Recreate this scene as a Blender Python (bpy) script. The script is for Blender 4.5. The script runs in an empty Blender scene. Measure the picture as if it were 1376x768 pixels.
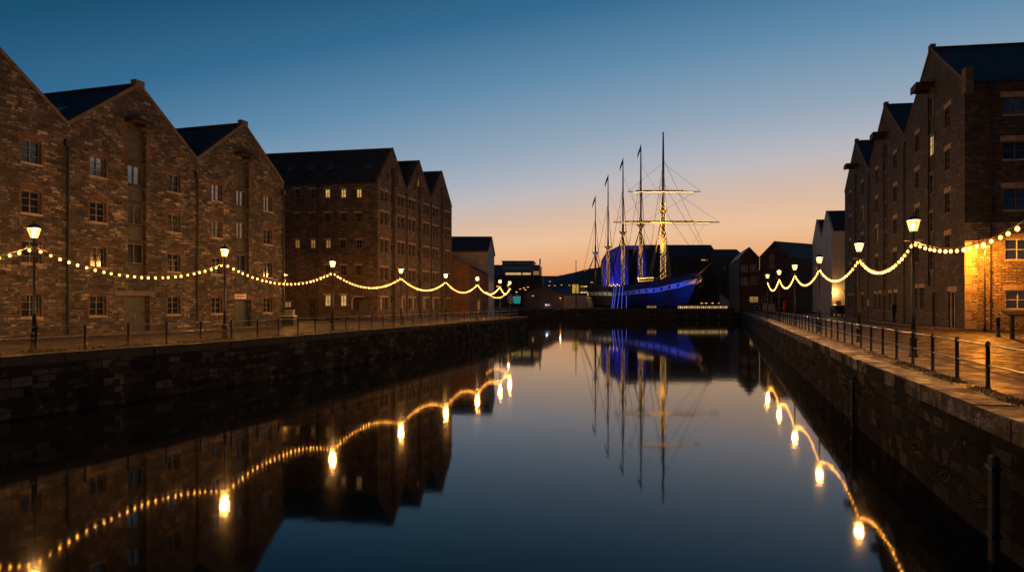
import bpy, math, random
from mathutils import Vector
random.seed(11)
R = math.radians
scene = bpy.context.scene
COL = scene.collection
PPX, HOR, F, EYE, QZ = 770.0, 408.0, 800.0, 4.4, 2.4      # lens of the photograph, eye and quay height over the water
S1 = 0.2545                                               # the canal runs along (S1, 1)
UL = math.hypot(S1, 1)
U = Vector((S1/UL, 1/UL, 0)); V = Vector((-1/UL, S1/UL, 0))

def X(px, d): return (px-PPX)*d/F
def Zp(py, d): return EYE+(HOR-py)*d/F
def on_line(a, d): return Vector((a+S1*d, d, 0))
def d_at(a, px): return F*a/(px-973.6)

# ------------------------------------------------------------------ mesh builder
class MB:
    def __init__(s): s.v=[]; s.f=[]; s.m=[]
    def face(s, pts, mi=0):
        i=len(s.v); s.v += [tuple(p) for p in pts]; s.f.append(tuple(range(i,i+len(pts)))); s.m.append(mi)
    def hexa(s, p, mi=0):      # p: 4 bottom + 4 top
        i=len(s.v); s.v += [tuple(q) for q in p]
        for q in ((3,2,1,0),(4,5,6,7),(0,1,5,4),(1,2,6,5),(2,3,7,6),(3,0,4,7)):
            s.f.append(tuple(i+k for k in q)); s.m.append(mi)
    def box(s, x0,x1,y0,y1,z0,z1, mi=0):
        s.hexa([(x0,y0,z0),(x1,y0,z0),(x1,y1,z0),(x0,y1,z0),(x0,y0,z1),(x1,y0,z1),(x1,y1,z1),(x0,y1,z1)], mi)
    def fbox(s, fr, x0,x1,y0,y1,z0,z1, mi=0):
        s.hexa([fr.pt(x,y,z) for z in (z0,z1) for x,y in ((x0,y0),(x1,y0),(x1,y1),(x0,y1))], mi)
    def tube(s, pts, rad, n=8, mi=0, cap=True):
        pts=[Vector(p) for p in pts]
        if not hasattr(rad,'__len__'): rad=[rad]*len(pts)
        i0=len(s.v); ref=None
        for k,p in enumerate(pts):
            t=(pts[min(k+1,len(pts)-1)]-pts[max(k-1,0)]).normalized()
            a = ref if ref is not None else (Vector((0,0,1)) if abs(t.z)<.9 else Vector((1,0,0)))
            b=t.cross(a).normalized(); c=b.cross(t).normalized(); ref=c
            for j in range(n):
                an=2*math.pi*j/n
                s.v.append(tuple(p+(b*math.cos(an)+c*math.sin(an))*rad[k]))
        for k in range(len(pts)-1):
            for j in range(n):
                a=i0+k*n+j; b=i0+k*n+(j+1)%n
                s.f.append((a,b,b+n,a+n)); s.m.append(mi)
        if cap:
            s.f.append(tuple(i0+j for j in range(n))[::-1]); s.m.append(mi)
            e=i0+(len(pts)-1)*n; s.f.append(tuple(e+j for j in range(n))); s.m.append(mi)
    def lathe(s, prof, c=(0,0,0), n=12, mi=0):
        s.tube([(c[0],c[1],c[2]+z) for r,z in prof], [max(r,1e-4) for r,z in prof], n, mi)
    def ball(s, c, r, n=8, mi=0, sz=1.0):
        m=max(4,n//2)
        s.lathe([(r*math.sin(math.pi*k/m), -r*sz*math.cos(math.pi*k/m)) for k in range(m+1)], c, n, mi)
    def mesh(s, name, mats, smooth=False):
        me=bpy.data.meshes.new(name); me.from_pydata(s.v,[],s.f)
        if not isinstance(mats,(list,tuple)): mats=[mats]
        for m in mats: me.materials.append(m)
        uv=me.uv_layers.new(name='UVMap')
        for p in me.polygons:
            p.material_index=s.m[p.index]; p.use_smooth=smooth
            nn=p.normal
            if abs(nn.z)>.8:
                t=Vector((1,0,0)); b=Vector((0,1,0))
            else:
                t=Vector((-nn.y,nn.x,0)).normalized(); b=nn.cross(t)
                if b.z<0: b=-b
                if t.y<-.5 or (abs(t.y)<=.5 and t.x<0): t=-t
            for li in p.loop_indices:
                co=me.vertices[me.loops[li].vertex_index].co
                uv.data[li].uv=(co.dot(t), co.dot(b))
        me.update()
        return me
    def build(s, name, mats, parent=None, smooth=False, loc=None):
        o=bpy.data.objects.new(name, s.mesh(name,mats,smooth)); COL.objects.link(o)
        if parent is not None: o.parent=parent
        if loc is not None: o.location=loc
        return o

class Fr:
    def __init__(s, o, u, n): s.o=Vector(o); s.u=Vector(u); s.n=Vector(n)
    def pt(s, x,y,z): return s.o+s.u*x+s.n*y+Vector((0,0,z))
    def side(s, x): return Fr(s.pt(x,0,0), s.n, s.u)     # the wall that leaves the front at x

def tag(o, label, cat, group=None, kind=None):
    if label: o['label']=label
    if cat: o['category']=cat
    if group: o['group']=group
    if kind: o['kind']=kind
    return o
def thing(name, loc, label, cat, group=None):
    o=bpy.data.objects.new(name,None); o.empty_display_size=.2; COL.objects.link(o); o.location=loc
    return tag(o,label,cat,group)
def part_copy(me, name, parent, loc=(0,0,0), rz=0):
    o=bpy.data.objects.new(name,me); COL.objects.link(o); o.parent=parent; o.location=loc; o.rotation_euler=(0,0,rz)
    return o

# ------------------------------------------------------------------ materials
def nt(name):
    m=bpy.data.materials.new(name); m.use_nodes=True
    n=m.node_tree.nodes; l=m.node_tree.links
    return m,n,l,n['Principled BSDF']
def ramp(n, stops, interp='LINEAR'):
    r=n.new('ShaderNodeValToRGB'); e=r.color_ramp; e.interpolation=interp
    while len(e.elements)<len(stops): e.elements.new(.5)
    for k,(p,c) in enumerate(stops):
        e.elements[k].position=p; e.elements[k].color=(*c,1) if len(c)==3 else c
    return r
def mixc(n,l,fac,a,b,mode='MIX'):
    x=n.new('ShaderNodeMix'); x.data_type='RGBA'; x.blend_type=mode
    for sock,val in ((x.inputs[0],fac),(x.inputs[6],a),(x.inputs[7],b)):
        if hasattr(val,'links') or hasattr(val,'is_linked'): l.new(val,sock)
        else: sock.default_value = val if not isinstance(val,tuple) else ((*val,1) if len(val)==3 else val)
    return x.outputs[2]
def mathn(n,l,op,a,b=None,c=None):
    x=n.new('ShaderNodeMath'); x.operation=op
    for k,val in enumerate((a,b,c)):
        if val is None: continue
        if hasattr(val,'is_linked'): l.new(val,x.inputs[k])
        else: x.inputs[k].default_value=val
    return x.outputs[0]
def noise(n,l,vec,scale,detail=4,rough=.6,scl=None):
    t=n.new('ShaderNodeTexNoise'); t.inputs['Scale'].default_value=scale; t.inputs['Detail'].default_value=detail; t.inputs['Roughness'].default_value=rough
    if vec is not None:
        if scl:
            mp=n.new('ShaderNodeMapping'); mp.inputs['Scale'].default_value=scl; l.new(vec,mp.inputs['Vector']); vec=mp.outputs[0]
        l.new(vec,t.inputs['Vector'])
    return t
def plain(name, col, rough=.6, metal=0, var=.35, nscale=3.0, bump=.0, ior=1.45):
    m,n,l,b=nt(name)
    tc=n.new('ShaderNodeTexCoord')
    t=noise(n,l,tc.outputs['Object'],nscale,5,.65)
    r=ramp(n,[(.36,tuple(c*(1-var) for c in col)),(.64,tuple(min(1,c*(1+var)) for c in col))])
    l.new(t.outputs['Fac'],r.inputs[0]); l.new(r.outputs[0],b.inputs['Base Color'])
    rr=n.new('ShaderNodeMapRange'); rr.inputs['To Min'].default_value=max(.02,rough-.12); rr.inputs['To Max'].default_value=min(1,rough+.15)
    l.new(t.outputs['Fac'],rr.inputs['Value']); l.new(rr.outputs[0],b.inputs['Roughness'])
    b.inputs['Metallic'].default_value=metal; b.inputs['IOR'].default_value=ior
    if bump:
        t2=noise(n,l,tc.outputs['Object'],nscale*6,4,.6)
        bp=n.new('ShaderNodeBump'); bp.inputs['Strength'].default_value=bump; bp.inputs['Distance'].default_value=.02
        l.new(t2.outputs['Fac'],bp.inputs['Height']); l.new(bp.outputs[0],b.inputs['Normal'])
    return m
def masonry(name, palette, mortar, bw, bh, distort=.03, msize=.012, stain=(.03,.028,.022), stain_amt=.6, bump=.7, rough=.9, blotch=1.0, irregular=True):
    m,n,l,b=nt(name)
    tc=n.new('ShaderNodeTexCoord'); uv=tc.outputs['UV']
    dn=noise(n,l,uv,1.6/bw*.6,3,.6)
    sub=n.new('ShaderNodeVectorMath'); sub.operation='SUBTRACT'; l.new(dn.outputs['Color'],sub.inputs[0]); sub.inputs[1].default_value=(.5,.5,.5)
    sc=n.new('ShaderNodeVectorMath'); sc.operation='SCALE'; l.new(sub.outputs[0],sc.inputs[0]); sc.inputs['Scale'].default_value=distort*4
    ad=n.new('ShaderNodeVectorMath'); ad.operation='ADD'; l.new(uv,ad.inputs[0]); l.new(sc.outputs[0],ad.inputs[1])
    def brick(w,h,off):
        t=n.new('ShaderNodeTexBrick'); t.inputs['Scale'].default_value=1
        t.inputs['Brick Width'].default_value=w; t.inputs['Row Height'].default_value=h
        t.inputs['Mortar Size'].default_value=msize; t.inputs['Mortar Smooth'].default_value=.25
        t.inputs['Color1'].default_value=(0,0,0,1); t.inputs['Color2'].default_value=(1,1,1,1); t.inputs['Mortar'].default_value=(.5,.5,.5,1)
        t.offset=off; t.squash=1.0
        l.new(ad.outputs[0],t.inputs['Vector']); return t
    b1=brick(bw,bh,.5)
    col=b1.outputs['Color']; fac=b1.outputs['Fac']
    if irregular:
        b2=brick(bw*.66,bh*.66,.37)
        msk=noise(n,l,uv,.9/bw*.5,2,.5)
        st=ramp(n,[(.50,(0,0,0)),(.53,(1,1,1))]); l.new(msk.outputs['Fac'],st.inputs[0])
        col=mixc(n,l,st.outputs[0],b1.outputs['Color'],b2.outputs['Color'])
        fm=n.new('ShaderNodeMix'); fm.data_type='FLOAT'; l.new(st.outputs[0],fm.inputs[0]); l.new(b1.outputs['Fac'],fm.inputs[2]); l.new(b2.outputs['Fac'],fm.inputs[3])
        fac=fm.outputs[0]
    k=len(palette)
    pr=ramp(n,[(i/(k-1),c) for i,c in enumerate(palette)]); l.new(col,pr.inputs[0])
    g=noise(n,l,uv,9,6,.7)
    gr=ramp(n,[(.25,(.55,.55,.55)),(.75,(1.25,1.25,1.25))]); l.new(g.outputs['Fac'],gr.inputs[0])
    bl=noise(n,l,uv,.8,4,.7); br=ramp(n,[(.3,(.42,.42,.42)),(.5,(.95,.95,.95)),(.72,(1.55,1.5,1.45))]); l.new(bl.outputs['Fac'],br.inputs[0])
    c0=mixc(n,l,blotch,pr.outputs[0],mixc(n,l,1.0,pr.outputs[0],br.outputs[0],'MULTIPLY'))
    c1=mixc(n,l,1.0,c0,gr.outputs[0],'MULTIPLY')
    c2=mixc(n,l,fac,c1,mortar)
    s=noise(n,l,uv,.35,5,.65,(1.0,.45,1))
    sr=ramp(n,[(.42,(0,0,0)),(.72,(stain_amt,)*3)]); l.new(s.outputs['Fac'],sr.inputs[0])
    c3=mixc(n,l,sr.outputs[0],c2,stain)
    l.new(c3,b.inputs['Base Color']); b.inputs['Roughness'].default_value=rough
    h=mathn(n,l,'SUBTRACT',1.0,fac)
    h2=mathn(n,l,'MULTIPLY_ADD',g.outputs['Fac'],.5,h)
    h3=mathn(n,l,'MULTIPLY_ADD',col,.5,h2)
    bp=n.new('ShaderNodeBump'); bp.inputs['Strength'].default_value=bump; bp.inputs['Distance'].default_value=.03
    l.new(h3,bp.inputs['Height']); l.new(bp.outputs[0],b.inputs['Normal'])
    return m
def emit(name, col, st, base=(.1,.1,.1)):
    m,n,l,b=nt(name)
    b.inputs['Base Color'].default_value=(*base,1); b.inputs['Emission Color'].default_value=(*col,1); b.inputs['Emission Strength'].default_value=st
    b.inputs['Roughness'].default_value=.5
    return m
def lit_glass(name, col, st):      # a lit room seen through an uneven old pane
    m,n,l,b=nt(name)
    tc=n.new('ShaderNodeTexCoord'); t=noise(n,l,tc.outputs['Object'],1.7,3,.6)
    r=ramp(n,[(.3,tuple(c*.45 for c in col)),(.65,col)]); l.new(t.outputs['Fac'],r.inputs[0])
    b.inputs['Base Color'].default_value=(.02,.02,.02,1); b.inputs['Roughness'].default_value=.15
    l.new(r.outputs[0],b.inputs['Emission Color']); b.inputs['Emission Strength'].default_value=st
    return m
def bulb_glow(name, col, st):      # emission fades from middle to rim, imitating a soft halo round the light
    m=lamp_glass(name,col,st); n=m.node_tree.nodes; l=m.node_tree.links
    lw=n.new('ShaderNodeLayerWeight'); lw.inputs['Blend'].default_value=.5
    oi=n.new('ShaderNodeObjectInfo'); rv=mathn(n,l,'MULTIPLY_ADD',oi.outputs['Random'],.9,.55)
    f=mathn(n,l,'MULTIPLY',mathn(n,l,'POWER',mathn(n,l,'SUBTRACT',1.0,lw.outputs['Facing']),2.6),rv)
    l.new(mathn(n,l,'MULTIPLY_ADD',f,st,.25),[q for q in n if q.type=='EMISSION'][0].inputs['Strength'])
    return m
def lamp_glass(name, col, st):
    m=bpy.data.materials.new(name); m.use_nodes=True; n=m.node_tree.nodes; l=m.node_tree.links
    for q in list(n): n.remove(q)
    o=n.new('ShaderNodeOutputMaterial'); a=n.new('ShaderNodeAddShader'); t=n.new('ShaderNodeBsdfTransparent'); e=n.new('ShaderNodeEmission')
    e.inputs[0].default_value=(*col,1); e.inputs[1].default_value=st
    l.new(t.outputs[0],a.inputs[0]); l.new(e.outputs[0],a.inputs[1]); l.new(a.outputs[0],o.inputs[0])
    return m

M={}
M['rubble']=masonry('rubble_sandstone',[(.02,.017,.015),(.085,.066,.053),(.035,.028,.024),(.18,.148,.12),(.05,.037,.031),(.32,.27,.222),(.068,.053,.043),(.135,.108,.086),(.03,.025,.021)],(.03,.024,.02),.54,.205,.07,.02,stain=(.02,.017,.014),stain_amt=.8,bump=1.0)
M['brickB']=masonry('dark_red_brick',[(.045,.031,.026),(.13,.09,.07),(.08,.055,.044),(.2,.145,.115)],(.085,.074,.064),.5,.17,.012,.014,stain_amt=.6,irregular=False)
M['brickC']=masonry('warehouse_brick',[(.02,.017,.015),(.065,.052,.043),(.035,.028,.024),(.12,.1,.083)],(.045,.04,.034),.48,.16,.012,.014,stain_amt=.5,irregular=False)
M['stoneC']=masonry('pale_rough_stone',[(.10,.075,.055),(.36,.27,.19),(.2,.15,.105),(.46,.36,.26),(.27,.2,.14)],(.05,.038,.028),.52,.2,.08,.03,stain_amt=.4,bump=1.0)
M['quay']=masonry('wet_quay_stone',[(.009,.009,.0085),(.03,.029,.026),(.017,.018,.016),(.10,.092,.082),(.018,.017,.016),(.045,.043,.039)],(.009,.0085,.008),.95,.4,.05,.022,stain=(.005,.007,.004),stain_amt=.7,bump=1.0,rough=.95)
M['quay'].node_tree.nodes['Principled BSDF'].inputs['Specular IOR Level'].default_value=.15
M['dock']=masonry('dock_wall_stone',[(.03,.032,.03),(.09,.088,.08),(.05,.05,.046),(.14,.135,.12)],(.02,.02,.018),1.6,.55,.05,.04,stain_amt=.5,bump=1.0)
M['coping']=plain('worn_coping_stone',(.07,.056,.04),.55,0,.8,1.3,.9)
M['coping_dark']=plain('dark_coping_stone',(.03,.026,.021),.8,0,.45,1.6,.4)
M['slate']=masonry('slate_roof',[(.018,.021,.023),(.05,.056,.058),(.03,.034,.036),(.07,.076,.076)],(.010,.011,.013),.5,.3,.0,.012,stain=(.03,.034,.028),stain_amt=.4,bump=.4,rough=.55,irregular=False)
M['arch']=masonry('red_arch_brick',[(.085,.04,.028),(.13,.065,.043),(.105,.05,.036)],(.075,.055,.042),.11,.3,.0,.012,stain_amt=.4,irregular=False)
M['lintel']=plain('pale_lintel_stone',(.27,.21,.15),.85,0,.3,2.5,.3)
M['verge']=plain('verge_stone',(.10,.08,.062),.85,0,.35,2.0,.3)
M['iron']=plain('black_painted_iron',(.012,.012,.013),.4,.0,.3,5,.12)
M['rail']=plain('worn_steel_rail',(.20,.19,.18),.3,.85,.3,6,.05)
M['pipe']=plain('cast_iron_pipe',(.012,.012,.012),.5)
M['timber']=plain('grey_timber_door',(.05,.052,.05),.7,0,.35,4,.3)
M['timber_dark']=plain('dark_wet_timber',(.03,.024,.018),.8,0,.5,3,.5)
M['frame']=plain('weathered_window_frame',(.10,.095,.085),.6)
M['frame_white']=plain('white_window_frame',(.5,.48,.45),.5)
M['pane']=plain('dark_window_glass',(.012,.014,.017),.06,0,.3,1,0,1.6)
M['pane_sky']=plain('sky_mirroring_glass',(.30,.28,.25),.12,.9,.35,1.2)
M['lit']=lit_glass('lit_window_glass',(1,.62,.22),1.2)
M['lit_dim']=lit_glass('dim_lit_window_glass',(1,.48,.13),.34)
M['lit_pale']=lit_glass('pale_lit_window_glass',(1,.60,.18),.75)
M['white_wall']=plain('white_render',(.55,.49,.45),.85,0,.15,1.2,.2)
M['dull_wall']=plain('dull_render',(.3,.28,.29),.85,0,.2,.6)
M['brown_clad']=plain('brown_cladding',(.10,.05,.03),.8,0,.3,.8)
M['grey_clad']=plain('grey_cladding',(.11,.10,.10),.5,0,.3,.3)
M['blue_clad']=plain('pale_ribbed_cladding',(.35,.35,.4),.6,0,.3,.25)
M['dark_roof']=plain('dark_sheet_roof',(.06,.05,.052),.85,0,.3,.4)
M['bulb']=bulb_glow('glowing_bulb',(1,.37,.05),14)
M['lantern']=lamp_glass('lantern_glow',(1,.40,.075),1.2)
M['mantle']=bulb_glow('glowing_mantle',(1,.50,.12),12)
M['floodlamp']=emit('small_white_lamp',(1,.72,.35),9)
M['blue_led']=emit('blue_led_tube',(.10,.14,1),.7)
M['gold_led']=emit('gold_fairy_light',(1,.58,.14),3.2)
M['hull']=masonry('black_hull_plating',[(.012,.012,.013),(.03,.029,.03),(.018,.018,.02)],(.007,.007,.008),2.6,.85,0,.05,stain=(.03,.022,.016),stain_amt=.5,bump=.6,rough=.5,irregular=False)
M['band']=plain('white_hull_band',(.6,.58,.55),.5,0,.2,.8)
M['gilt']=plain('gilded_carving',(.75,.5,.15),.35,.8,.4,1.5,.4)
M['mast']=plain('varnished_mast',(.33,.2,.08),.5,0,.3,.8,.1)
M['spar_dark']=plain('dark_topmast',(.035,.026,.02),.6)
M['rope']=plain('tarred_rope',(.03,.025,.02),.8)
M['rope_cable']=plain('brown_cable',(.12,.09,.06),.6)
M['flag']=plain('dark_flag_cloth',(.03,.03,.05),.8)
M['deck']=plain('deck_planks',(.16,.11,.07),.8)
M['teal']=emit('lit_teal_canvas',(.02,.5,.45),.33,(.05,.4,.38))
M['pale_canvas']=plain('pale_canvas',(.45,.45,.4),.8)
M['red']=plain('red_canvas',(.55,.02,.02),.6,0,.2)
M['carpaint']=plain('dark_car_paint',(.015,.016,.018),.2,0,.2)
M['rubber']=plain('tyre_rubber',(.012,.012,.012),.8)
M['green_bin']=plain('dark_green_plastic',(.015,.03,.025),.45)
M['cab']=plain('pale_cabinet_metal',(.33,.31,.27),.5)
M['hill']=plain('dark_wooded_hill',(.05,.048,.06),.95,0,.5,.02)

def setts(name,pal,mort,bw,bh,rough):
    m=masonry(name,pal,mort,bw,bh,.015,.02,stain=(.03,.024,.018),stain_amt=.5,bump=.9,rough=rough,irregular=False)
    n=m.node_tree.nodes; l=m.node_tree.links; b=n['Principled BSDF']; b.inputs['Specular IOR Level'].default_value=.35
    tc=[q for q in n if q.type=='TEX_COORD'][0]
    a=noise(n,l,tc.outputs['UV'],1.3,4,.7); r_=ramp(n,[(.4,(rough*.6,)*3),(.6,(.95,)*3)]); l.new(a.outputs['Fac'],r_.inputs[0]); l.new(r_.outputs[0],b.inputs['Roughness'])
    bp0=[q for q in n if q.type=='BUMP'][0]; h=noise(n,l,tc.outputs['UV'],2.4,3,.6,(1,1.6,1)); bp=n.new('ShaderNodeBump'); bp.inputs['Strength'].default_value=.8; bp.inputs['Distance'].default_value=.12
    l.new(h.outputs['Fac'],bp.inputs['Height']); l.new(bp0.outputs[0],bp.inputs['Normal']); l.new(bp.outputs[0],b.inputs['Normal'])
    return m
M['setts']=setts('street_setts',[(.012,.010,.008),(.055,.042,.034),(.025,.02,.016),(.09,.068,.054)],(.006,.005,.004),.34,.2,.5)
M['settsL']=setts('quay_setts',[(.03,.024,.019),(.12,.09,.066),(.06,.047,.036)],(.018,.014,.011),.34,.2,.7)
M['flags']=setts('pavement_flags',[(.09,.075,.06),(.13,.105,.08),(.10,.08,.065)],(.04,.033,.026),.9,.6,.6)
M['earth']=plain('dark_ground',(.035,.031,.026),.9,0,.4,.5)

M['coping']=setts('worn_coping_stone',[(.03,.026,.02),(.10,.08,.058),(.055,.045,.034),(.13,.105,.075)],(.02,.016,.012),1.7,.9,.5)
def grass_mat():
    m,n,l,b=nt('dry_grass'); g=n.new('ShaderNodeNewGeometry')
    r=ramp(n,[(0,(.05,.06,.015)),(.5,(.11,.10,.03)),(1,(.17,.14,.05))]); l.new(g.outputs['Random Per Island'],r.inputs[0]); l.new(r.outputs[0],b.inputs['Base Color']); b.inputs['Roughness'].default_value=.8
    return m
M['grass']=grass_mat()
def water_mat():
    m,n,l,b=nt('still_canal_water')
    b.inputs['Base Color'].default_value=(.003,.006,.008,1); b.inputs['IOR'].default_value=1.34
    b.inputs['Roughness'].default_value=.045
    tc=n.new('ShaderNodeTexCoord')
    a=noise(n,l,tc.outputs['Object'],1.1,3,.5,(.8,.8,1)); c=noise(n,l,tc.outputs['Object'],.16,2,.5)
    h=mathn(n,l,'MULTIPLY_ADD',c.outputs['Fac'],2.0,a.outputs['Fac'])
    bp=n.new('ShaderNodeBump'); bp.inputs['Strength'].default_value=.07; bp.inputs['Distance'].default_value=.03
    l.new(h,bp.inputs['Height']); l.new(bp.outputs[0],b.inputs['Normal'])
    return m
M['water']=water_mat()

# ------------------------------------------------------------------ sky, camera, sun
w=bpy.data.worlds.new("World"); scene.world=w; w.use_nodes=True
n=w.node_tree.nodes; l=w.node_tree.links
bg=n['Background']; tc=n.new('ShaderNodeTexCoord')
sep=n.new('ShaderNodeSeparateXYZ'); l.new(tc.outputs['Generated'],sep.inputs[0])
dot=n.new('ShaderNodeVectorMath'); dot.operation='DOT_PRODUCT'; l.new(tc.outputs['Generated'],dot.inputs[0])
dot.inputs[1].default_value=(math.sin(R(25)),math.cos(R(25)),0)
glow=mathn(n,l,'SUBTRACT',1.0,dot.outputs['Value'])
t0=mathn(n,l,'MULTIPLY_ADD',glow,.36,-.07)
gg=mathn(n,l,'MULTIPLY',glow,glow); t0=mathn(n,l,'MULTIPLY_ADD',gg,.14,t0)
lowz=mathn(n,l,'MULTIPLY',sep.outputs['Z'],4.0); lowz.node.use_clamp=True; t0=mathn(n,l,'MULTIPLY',t0,lowz)
t1=mathn(n,l,'ADD',t0,sep.outputs['Z'])
t2=mathn(n,l,'DIVIDE',t1,1.4)
def s2l(c): return tuple(((x/255+.055)/1.055)**2.4 if x>10 else x/3294.6 for x in c)
st=[(-.02,(222,130,76)),(.035,(232,152,94)),(.064,(234,175,128)),(.092,(236,192,152)),(.128,(216,185,164)),(.17,(188,184,188)),(.205,(166,175,188)),(.245,(144,164,184)),(.352,(95,138,170)),(.452,(53,106,144)),(.56,(25,79,112)),(.85,(13,40,66)),(1.35,(8,23,40))]
cr=ramp(n,[(max(0,p/1.4),s2l(c)) for p,c in st]); l.new(t2,cr.inputs[0])
sky=n.new('ShaderNodeTexSky'); sky.sky_type='NISHITA'; sky.sun_disc=False; sky.sun_elevation=R(-3); sky.sun_rotation=R(25)
addc=mixc(n,l,.01,cr.outputs[0],sky.outputs[0],'ADD')
l.new(addc,bg.inputs['Color']); bg.inputs['Strength'].default_value=1.0
sun=bpy.data.objects.new('sun',bpy.data.lights.new('sun','SUN')); COL.objects.link(sun)
sun.data.energy=.02; sun.data.angle=R(12); sun.data.color=(1,.7,.45); sun.rotation_euler=(R(86),0,R(180-25))

cam=bpy.data.objects.new('camera',bpy.data.cameras.new('camera')); COL.objects.link(cam); scene.camera=cam
cam.location=(0,0,EYE); cam.rotation_euler=(R(90),0,0)
cam.data.sensor_fit='HORIZONTAL'; cam.data.sensor_width=36; cam.data.lens=F/1376*36
cam.data.shift_x=(688-PPX)/1376; cam.data.shift_y=(HOR-384)/1376; cam.data.clip_end=6000; cam.data.clip_start=.1
vs=scene.view_settings; vs.view_transform='Standard'; vs.look='None'; vs.exposure=0; vs.gamma=1
scene.cycles.use_denoising=True
scene.cycles.max_bounces=6; scene.cycles.sample_clamp_indirect=4

def point(loc, energy, col=(1,.43,.10), r=.12, name='lamp_light'):
    li=bpy.data.lights.new(name,'POINT'); li.energy=energy; li.color=col; li.shadow_soft_size=r
    o=bpy.data.objects.new(name,li); COL.objects.link(o); o.location=loc; return o
def spot(loc, aim, energy, col, ang=60, blend=.6, r=.3, name='flood_light'):
    li=bpy.data.lights.new(name,'SPOT'); li.energy=energy; li.color=col; li.spot_size=R(ang); li.spot_blend=blend; li.shadow_soft_size=r
    o=bpy.data.objects.new(name,li); COL.objects.link(o); o.location=loc
    o.rotation_euler=(Vector(aim)-Vector(loc)).to_track_quat('-Z','Y').to_euler(); return o

# ------------------------------------------------------------------ ground and water
LE=[(-41,-40),(-30.5,-2),(-26.2,10),(-21.4,22.2),(-17.75,33.8),(-15.7,45),(-13.7,55),(-10.3,72),(-7.2,90.5),(-6.9,91.8),(-7.5,93.2),(-26,104),(-28,165)]
RE=[(a+S1*d,d) for a,d in ((4.97,-40),(4.97,8),(4.9,12),(4.76,20),(4.74,40),(4.76,60))]+[(4.86+S1*90,90),(5.05+S1*133,133),(46.2,164)]
def inset(pl, off):
    out=[]
    for k,p in enumerate(pl):
        a=Vector((*pl[max(k-1,0)],0)); b=Vector((*pl[min(k+1,len(pl)-1)],0))
        t=(b-a).normalized(); nn=Vector((-t.y,t.x,0))
        out.append((p[0]+nn.x*off,p[1]+nn.y*off))
    return out
def sheet(name, poly, z, mat):
    mb=MB(); mb.face([(x,y,z) for x,y in poly]); return tag(mb.build(name,mat),None,None,None,'structure')
sheet('quayside_ground', inset(LE,.45)+[(-400,165),(-400,-40)], QZ, M['settsL'])
sheet('street_ground', inset(RE,-.45)+[(400,164),(400,-40)], QZ, M['setts'])
sheet('far_ground', [(-400,165.6),(400,165.6),(900,1600),(-900,1600)], 2.95, M['earth'])
sheet('water', [(-60,-40),(70,-40),(70,166.5),(-60,166.5)], 0, M['water'])
sheet('canal_bed', [(-3000,-3000),(3000,-3000),(3000,3000),(-3000,3000)], -1.5, M['earth'])
# hills
mb=MB(); prev=None
for k in range(0,121):
    x=-1500+k*25
    h=44+10*math.sin(x*.0031+1)+7*math.sin(x*.011)+4*math.sin(x*.047)+random.uniform(0,3)
    cur=[(x,700,2),(x*1.02,880,h*.55),(x*1.05,1000,h+4),(x*1.1,1300,h+2)]
    if prev:
        for j in range(3): mb.face([prev[j],cur[j],cur[j+1],prev[j+1]])
    prev=cur
tag(mb.build('hill',M['hill'],None,True),None,None,None,'structure')

def quay_wall(name, edge, top, label, inward, cop_mat, cop_w, thick=.38, over=.06, face='quay'):
    root=thing(name,(edge[0][0],edge[0][1],0),label,'quay wall')
    ox,oy=edge[0]; mb=MB(); cp=MB()
    rnd=random.Random(5)
    for k in range(len(edge)-1):
        a=Vector((*edge[k],0)); b=Vector((*edge[k+1],0)); L=(b-a).length
        t=(b-a)/L; nn=Vector((-t.y,t.x,0))*inward
        ns=max(1,int(L/2.0)); 
        mb.face([(a.x-ox,a.y-oy,-1.2),(b.x-ox,b.y-oy,-1.2),(b.x-ox,b.y-oy,top-.02),(a.x-ox,a.y-oy,top-.02)])
        pos=0
        while pos<L-.05:
            ln=min(rnd.uniform(.9,1.5),L-pos)
            if L-pos-ln<.4: ln=L-pos
            p=a+t*(pos+.006); q=a+t*(pos+ln-.006)
            ov=over+rnd.uniform(-.035,.03); zz=top+.03+rnd.uniform(-.02,.02); wd=cop_w+rnd.uniform(-.03,.03)
            c=[p-nn*ov,q-nn*ov,q+nn*wd,p+nn*wd]
            if inward<0: c=c[::-1]
            cp.hexa([(v.x-ox,v.y-oy,top-thick) for v in c]+[(v.x-ox,v.y-oy,zz) for v in c])
            pos+=ln
    mb.build('wall_face',M[face],root); 
    o=cp.build('coping',cop_mat,root)
    bv=o.modifiers.new('b','BEVEL'); bv.width=.025; bv.segments=2
    return root
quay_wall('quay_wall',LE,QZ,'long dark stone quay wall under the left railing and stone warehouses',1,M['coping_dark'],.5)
quay_wall('quay_wall',RE,QZ,'dark mossy stone quay wall with pale coping below the right railing',-1,M['coping'],.85,over=.02)
quay_wall('quay_wall',[(46.2,165),(-30,165)],2.95,'low dark dock wall in front of the sailing ship',-1,M['coping'],.6,face='dock')

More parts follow.
